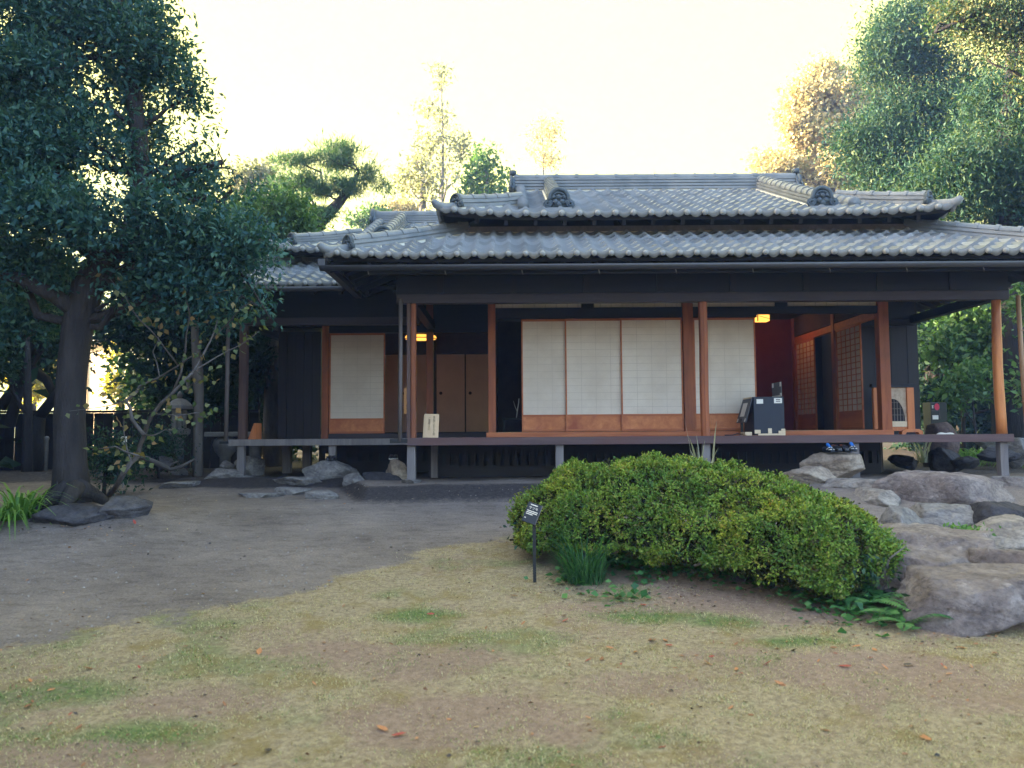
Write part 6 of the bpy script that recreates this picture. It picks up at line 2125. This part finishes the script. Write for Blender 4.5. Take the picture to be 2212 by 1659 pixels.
# the clipped bush
def bush():
    rng = np.random.default_rng(77)
    keys = [(1165, 7.75, 1062, 1175), (1250, 7.6, 1010, 1205), (1330, 7.45, 995, 1225), (1420, 7.25, 990, 1230), (1520, 7.05, 1002, 1240), (1620, 6.85, 1022, 1255), (1700, 6.65, 1045, 1275), (1780, 6.4, 1072, 1290), (1835, 6.25, 1100, 1290), (1868, 6.15, 1140, 1270)]
    S_ = []
    for px, d, yt, yb in keys:
        t = at(px, yt, d)
        g = gz(t.x, d)
        S_.append((t.x, d, g + .02, t.z))
    S_ = np.array(S_)
    ss = np.linspace(0, 1, len(S_))

    def surf(s, th, k=1.0):
        c = np.stack([np.interp(s, ss, S_[:, i]) for i in range(4)], -1)
        e = np.clip(1 - np.abs(2 * s - 1) ** 5, 0, 1) ** .5
        W = .84 * (.35 + .65 * e)
        zb, zt_ = c[:, 2] + .03, c[:, 3]
        zc = zb + .16 * (zt_ - zb)
        dirx, diry = .83, -.55            # run of the bush in plan
        nx, ny = diry, -dirx              # towards the viewer
        cosv, sinv = np.cos(th), np.sin(th)
        co_ = np.sign(cosv) * np.abs(cosv) ** .8
        hz = np.where(sinv > 0, (zt_ - zc) * sinv ** .85 if False else (zt_ - zc) * np.abs(sinv) ** .85, -(zc - zb) * np.abs(sinv))
        x = c[:, 0] + nx * W * co_ * k
        y = c[:, 1] + ny * W * co_ * k
        z = zc + hz * (k if np.isscalar(k) else k)
        return np.stack([x, y, z], 1)
    root = empty('azalea_bush', (float(S_[:, 0].mean()), float(S_[:, 1].mean()), gz(S_[4, 0], S_[4, 1])))
    tag(root, 'long clipped green azalea bush in the middle of the garden', 'bush')
    n = 23000
    s = rng.random(n); th = rng.random(n) * math.pi * 1.5 - .25 * math.pi
    # round the two ends
    p = surf(s, th)
    p2 = surf(np.clip(s + .01, 0, 1), th); p3 = surf(s, th + .02)
    nv = nrm(np.cross(p2 - surf(np.clip(s - .01, 0, 1), th), p3 - surf(s, th - .02)))
    cen = surf(s, th, .3)
    flip = np.sum(nv * (p - cen), 1) < 0
    nv[flip] *= -1
    lump = np.array([mnoise.noise(Vector(q) * 2.9) * .07 + mnoise.noise(Vector(q) * 7.5) * .07 for q in p])
    p = p + nv * (lump - .05 * rng.random(n))[:, None]
    thin = np.array([mnoise.noise(Vector(q) * 2.6 + Vector((9, 3, 1))) for q in p])
    rag = np.array([mnoise.noise(Vector(q) * 3.3 + Vector((4, 7, 2))) for q in p])
    low = np.clip((.10 - np.sin(th) + 1.3 * rag * (np.sin(th) < .45)) * 1.1, 0, .93)
    keep = rng.random(n) > low + np.clip(thin * 1.3 - .14, 0, .75) * (.35 + .65 * (np.sin(th) < .75))
    p, nv = p[keep], nv[keep]
    # two end caps
    for sv, ex in ((0.0, -1), (1.0, 1)):
        m_ = 800
        a = rng.random(m_) * math.pi; r = rng.random(m_) ** .5
        q = surf(np.full(m_, sv), a, 1.0); c0 = surf(np.full(m_, sv), np.full(m_, math.pi / 2), .35)
        q = c0 + (q - c0) * r[:, None]
        q[:, 0] += ex * .20 * (1 - r ** 2); q[:, 1] -= ex * .13 * (1 - r ** 2)
        p = np.vstack([p, q + rng.normal(size=q.shape) * .03]); nv = np.vstack([nv, nrm(np.tile([[ex * .83, -ex * .55 - .3, .4]], (m_, 1)) + (q - c0) * 1.2)])
    k = 8
    idx = np.repeat(np.arange(len(p)), k)
    t = nrm(rng.normal(size=(len(idx), 3)))
    D = nrm(nv[idx] * .65 + t * .9 + np.array([[0, 0, .18]]))
    P = p[idx] + rng.normal(size=(len(idx), 3)) * .010
    N = nrm(nv[idx] * .9 + rng.normal(size=(len(idx), 3)) * .5 + np.array([[0, 0, .4]]))
    L = .017 + .018 * rng.random(len(idx))
    V = leaf_verts(P, D, N, L, L * .48, .2)
    # deeper, sparser leaves, coloured dark for the shade inside the bush
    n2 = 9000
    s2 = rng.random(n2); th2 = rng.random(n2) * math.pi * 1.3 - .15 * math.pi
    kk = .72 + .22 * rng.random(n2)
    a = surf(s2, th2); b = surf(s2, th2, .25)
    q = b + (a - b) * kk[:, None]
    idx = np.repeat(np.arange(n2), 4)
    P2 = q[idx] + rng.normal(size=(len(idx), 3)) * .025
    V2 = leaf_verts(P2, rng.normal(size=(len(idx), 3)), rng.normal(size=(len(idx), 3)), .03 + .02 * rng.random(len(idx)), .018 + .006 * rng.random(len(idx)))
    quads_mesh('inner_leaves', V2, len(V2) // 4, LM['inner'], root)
    quads_mesh('foliage', V, len(V) // 4, LM['bush'], root)
    # shaded twigs and leaves under the skirt
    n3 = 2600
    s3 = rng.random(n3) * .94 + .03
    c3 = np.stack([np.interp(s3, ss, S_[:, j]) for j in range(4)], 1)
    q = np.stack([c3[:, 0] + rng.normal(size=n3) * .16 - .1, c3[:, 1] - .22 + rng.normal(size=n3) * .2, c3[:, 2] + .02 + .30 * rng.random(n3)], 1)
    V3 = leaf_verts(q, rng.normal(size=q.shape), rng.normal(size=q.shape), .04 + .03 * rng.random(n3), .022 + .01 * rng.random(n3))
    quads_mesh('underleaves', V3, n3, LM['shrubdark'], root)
    # stems
    for i, sv in enumerate((.08, .2, .33, .44, .55, .66, .78, .9)):
        c = [float(np.interp(sv, ss, S_[:, j])) for j in range(4)]
        m = MB()
        for j in range(7):
            a = rng.random() * 2 * math.pi
            x0, y0 = c[0] + rng.normal() * .08, c[1] - .1 + rng.normal() * .1
            e = np.array([c[0] + math.cos(a) * .42, c[1] + math.sin(a) * .5, c[2] + .22 + .35 * rng.random() * max(.3, c[3] - c[2])])
            m.tube(wob((x0, y0, gz(x0, y0) - .03), e, 6, .035, rng), [.016, .014, .012, .010, .007, .004], 6)
        m.build('stem', M['bark_grey'], root, True)
    m = MB()
    for pts in ([(1500, 1222), (1550, 1205), (1600, 1185), (1640, 1160)], [(1700, 1262), (1725, 1240), (1765, 1240), (1800, 1255), (1828, 1280)]):
        m.tube([tuple(at(x, y, 6.35 - (x - 1500) * .0016)) for x, y in pts], [.012, .011, .010, .007, .005][:len(pts)], 6)
    m.build('bare_branch', M['bark_grey'], root, True)


bush()


def fern(label, px, py, n, length, seed, rot=None, toward=None, lmat='fern', dy=0.1):
    rng = np.random.default_rng(seed)
    c = ground_px(px, py)
    c = np.array([c.x, c.y + dy, gz(c.x, c.y + dy)])
    V = []
    for i in range(n):
        a = (toward + rng.normal() * .7) if toward is not None else rng.random() * 2 * math.pi
        dv = np.array([math.cos(a), math.sin(a), 0])
        L = length * (.7 + .5 * rng.random())
        rise = .45 + .35 * rng.random()
        sd = np.array([-dv[1], dv[0], 0])
        K = 22
        for k in range(1, K):
            s = k / K
            q = c + dv * L * s * .95 + np.array([0, 0, L * (rise * s * 1.3 - rise * 1.25 * s * s + .05)])
            tg = dv + np.array([0, 0, rise * 1.3 - rise * 2.5 * s])
            w = L * .24 * math.sin(math.pi * min(1, .12 + s * .92)) ** .8
            for e in (-1, 1):
                d = sd * e + tg * .35 + np.array([0, 0, -.18])
                V.append((q, d, w))
    P = np.array([v[0] for v in V]); D = np.array([v[1] for v in V]); Lw = np.array([v[2] for v in V])
    vv = leaf_verts(P, D, np.tile([[0, -.2, 1.0]], (len(P), 1)), Lw, np.full(len(P), length * .052), .1)
    o = quads_mesh('fern', vv, len(P), LM[lmat])
    tag(o, label, 'fern', 'ferns at the foot of the clipped bush')


fern('single drooping fern frond hanging over the bare earth in front of the bush', 1490, 1235, 2, .46, 151, toward=-1.5, dy=.16)
fern('dark fern in the hollow under the left half of the bush', 1385, 1235, 9, .5, 152, toward=-1.5, dy=.25)
fern('dark fern in the hollow under the middle of the bush', 1640, 1245, 10, .52, 153, toward=-1.4, dy=.3)
fern('bright low fern in front of the right half of the bush', 1785, 1305, 8, .36, 154)
fern('blue green fern spreading at the foot of the right end of the bush', 1880, 1325, 12, .46, 155)
fern('small fern beside the dark grass tuft', 1335, 1235, 7, .4, 156, toward=-1.4, dy=.2)
fern('low bright fern tuft at the far right end below the bush', 1960, 1358, 9, .32, 157, dy=0)


def ivy():
    rng = np.random.default_rng(5)
    P = []
    for px, py, rx, ry, n in ((1440, 1232, .3, .17, 260), (1560, 1245, .35, .15, 230), (1700, 1265, .4, .16, 300), (1320, 1225, .2, .12, 150), (1780, 1320, .25, .12, 90), (1900, 1345, .35, .12, 120), (1230, 1265, .18, .08, 50), (1390, 1262, .14, .05, 40), (1340, 1300, .3, .08, 60), (1650, 1265, .3, .2, 80)):
        c = ground_px(px, py)
        q = np.stack([c.x + rng.normal(size=n) * rx * .6, c.y + .06 + rng.normal(size=n) * ry, np.zeros(n)], 1)
        q[:, 2] = gh(q[:, 0], q[:, 1]) + .01 + .10 * rng.random(n) ** 2
        P.append(q)
    P = np.vstack(P)
    n = len(P)
    D = rng.normal(size=(n, 3)); D[:, 2] *= .3
    N = rng.normal(size=(n, 3)) * .4; N[:, 2] += 1
    L = .035 + .045 * rng.random(n)
    o = quads_mesh('ground_cover', leaf_verts(P, D, N, L, L * .8, .12), n, LM['fern'])
    tag(o, 'low ivy and weeds growing round the foot of the clipped bush', 'ground cover', None, 'stuff')
    # dark greenery in the gap between the right hand rocks
    c = at(2080, 1168, 7.0)
    q = np.stack([c.x + rng.normal(size=160) * .10, 7.0 + rng.normal(size=160) * .06, c.z + .02 + .10 * rng.random(160)], 1)
    o = quads_mesh('rock_plant', leaf_verts(q, rng.normal(size=q.shape), rng.normal(size=q.shape), np.full(160, .05), np.full(160, .028)), 160, LM['lily'])
    tag(o, 'small green plant growing in the gap between the right hand rocks', 'plant')


ivy()

# fallen leaves
def fallen():
    rng = np.random.default_rng(61)
    pal = [('red', leaf_mat('fallen red leaf', [(.30, .05, .05), (.42, .09, .06)], .6, .2)), ('brown', leaf_mat('fallen brown leaf', [(.22, .09, .05), (.34, .16, .08)], .6, .2)),
           ('dark', leaf_mat('fallen dark leaf', [(.035, .03, .03), (.07, .05, .045)], .6, .1)), ('orange', leaf_mat('fallen orange leaf', [(.42, .17, .08), (.52, .26, .13)], .6, .25))]
    meshes = []
    for nm, mt in pal:
        vs, fs = [], []
        pts = [(-.5, 0, .02), (-.25, .16, .05), (.1, .22, .07), (.38, .1, .05), (.5, 0, .10), (.38, -.1, .03), (.1, -.2, .04), (-.25, -.15, .05), (0, 0, .0)]
        me = bpy.data.meshes.new('leaf_' + nm)
        me.from_pydata(pts, [], [(8, i, (i + 1) % 8) for i in range(8)])
        me.materials.append(mt); me.update()
        meshes.append((nm, me))
    spots = []
    for px, py in ((70, 1520), (485, 1526), (110, 1495), (190, 1448), (300, 1445), (560, 1412), (20, 1402), (400, 1400), (845, 1185), (930, 1330), (950, 1240), (1050, 1360), (1270, 1555), (845, 1395), (1130, 1350), (1390, 1310), (1330, 1325), (1450, 1335), (1540, 1370), (1700, 1390), (1760, 1395), (1850, 1400), (1910, 1350), (2100, 1362), (2010, 1350), (1880, 1425), (1960, 1440), (1650, 1440), (180, 1658), (900, 1600), (1430, 1620), (1745, 1345), (60, 1530), (700, 1392), (1110, 1290), (630, 1260), (520, 1210), (290, 1130), (320, 1200), (150, 1185), (1990, 1395), (2150, 1415), (1505, 1420), (1590, 1395), (2050, 1460)):
        spots.append((px, py))
    for _ in range(34): spots.append((1200 + 900 * rng.random(), 1330 + 120 * rng.random()))
    for _ in range(26): spots.append((2100 * rng.random(), 1420 + 220 * rng.random()))
    for k, (px, py) in enumerate(spots):
        p = ground_px(px, py)
        nm, me = meshes[int(rng.choice([0, 1, 1, 3, 3, 2])) if py > 1250 else int(rng.choice([2, 2, 0, 1]))]
        o = bpy.data.objects.new('fallen_leaf', me)
        COL.objects.link(o)
        o.location = (p.x, p.y, p.z + .012)
        s = .028 + .055 * rng.random() ** 1.5
        o.scale = (s, s, s)
        o.rotation_euler = (rng.normal() * .25, rng.normal() * .25, rng.random() * 6.28)
        tag(o, {'red': 'small curled red leaf fallen on the ground', 'brown': 'small curled brown leaf fallen on the ground', 'dark': 'small curled blackish leaf fallen on the ground', 'orange': 'small curled orange leaf fallen on the ground'}[nm], 'leaf', nm + ' leaves fallen on the ground')
    # finer litter nobody could count
    n = 1500
    d = 3 + 8 * rng.random(n) ** 1.1
    x = (rng.random(n) * 2 - 1) * .66 * d
    P = np.stack([x, d, gh(x, d) + .006], 1)
    D = rng.normal(size=(n, 3)); D[:, 2] *= .15
    N = rng.normal(size=(n, 3)) * .35; N[:, 2] += 1
    L = .014 + .022 * rng.random(n)
    ex = []
    for px, py, rx, ry, m_ in ((150, 1140, .6, .18, 90), (700, 1070, 1.2, .2, 110), (1500, 1290, 1.0, .2, 150), (1850, 1350, .6, .15, 110), (2080, 1385, .6, .12, 90), (1200, 1275, .25, .12, 60)):
        c_ = ground_px(px, py)
        qx, qy = c_.x + rng.normal(size=m_) * rx * .6, c_.y + rng.normal(size=m_) * ry * .7
        ex.append(np.stack([qx, qy, gh(qx, qy) + .008], 1))
    P = np.vstack([P] + ex)
    n = len(P)
    D = rng.normal(size=(n, 3)); D[:, 2] *= .2
    N = rng.normal(size=(n, 3)) * .45; N[:, 2] += 1
    L = .012 + .026 * rng.random(n) ** 1.5
    o = quads_mesh('leaf_litter', leaf_verts(P, D, N, L, L * .5, .2), n, leaf_mat('leaf litter', [(.03, .028, .028), (.07, .05, .04), (.20, .10, .06), (.34, .17, .09), (.40, .34, .2)], .7, .1))
    tag(o, 'fine dry leaf litter scattered over path and lawn', 'leaf litter', None, 'stuff')


fallen()


def pebbles():
    rng = np.random.default_rng(90)
    n = 5200
    d = 4.6 + 6.8 * rng.random(n)
    x = (rng.random(n) * 2 - 1) * .66 * d
    lw, br, gr = zones(x, d)
    k = (rng.random(n) < np.clip(1 - lw, 0, 1) * (.2 + .8 * (fbm(x * 1.6, d * 1.6, 12) > .5)))
    x, d = x[k], d[k]
    n = len(x)
    c = np.stack([x, d, gh(x, d)], 1)
    r = .004 + .011 * rng.random(n) ** 3
    ang = np.arange(5) * 2 * np.pi / 5
    V = []
    for j in range(5):
        j2 = (j + 1) % 5
        a = c + np.stack([np.cos(ang[j]) * r, np.sin(ang[j]) * r, -.001 + 0 * r], 1)
        b = c + np.stack([np.cos(ang[j2]) * r, np.sin(ang[j2]) * r, -.001 + 0 * r], 1)
        V.append(np.stack([a, b, c + np.stack([0 * r, 0 * r, r * .8], 1)], 1))
    V = np.concatenate(V).reshape(-1, 3)
    o = quads_mesh('pebbles', V, len(V) // 3, mat_noise('path grit', (.10, .09, .085), (.30, .27, .25), 40, .9, 0), per=3)
    tag(o, 'fine grit and pebbles on the dirt path', 'gravel', None, 'stuff')


pebbles()

# unseen trees added left of the garden to shade it from the low sun
for i, (x, y, h_, lab) in enumerate(((-13.5, 3.0, 9.5, 'unseen shade tree added left of the garden, nearest the camera'), (-13.0, 9.0, 9.5, 'unseen shade tree added left of the garden, beside the big evergreen'), (-13.5, 15.0, 9, 'unseen shade tree added left of the garden, in front of the fence'), (-14, -3, 10, 'unseen shade tree added left of the garden, behind the camera'))):
    rngt = np.random.default_rng(200 + i)
    bl = [((x + rngt.normal() * .8, y + rngt.normal() * 1.6, z), (1.7, 3.3, 1.5), 1.0) for z in np.linspace(.8, h_, 9)]
    tree('shade_tree', lab, 'tree', [(x, y, gz(x, y) - .1), (x, y, 3), (x + .2, y, 6), (x, y, h_)], [.3, .25, .18, .06], bl, LM['shrubdark'], (.34, .6), 5.5, 'unseen shade trees added left of the garden', seed=210 + i, cl_leaves=18, spread=.45, gap=.02, split=False)

# ------------------------------------------------------------------ haze added to imitate a blue flare and filter
def make_haze():
    m = bpy.data.materials.new('blue veil haze')
    m.use_nodes = True
    nt = m.node_tree
    nt.nodes.clear()
    o_ = nt.nodes.new('ShaderNodeOutputMaterial')
    v = nt.nodes.new('ShaderNodeVolumePrincipled')
    v.inputs['Color'].default_value = (.24, .40, 1.0, 1)
    v.inputs['Density'].default_value = .0023
    v.inputs['Anisotropy'].default_value = .3
    nt.links.new(v.outputs[0], o_.inputs['Volume'])
    b = MB().box(-100, 100, -66, 124, -2.2, 22)
    o = b.build('haze', m)
    o['kind'] = 'stuff'
    o['label'] = 'thin bluish haze added over the whole garden to imitate flare and filter'


make_haze()
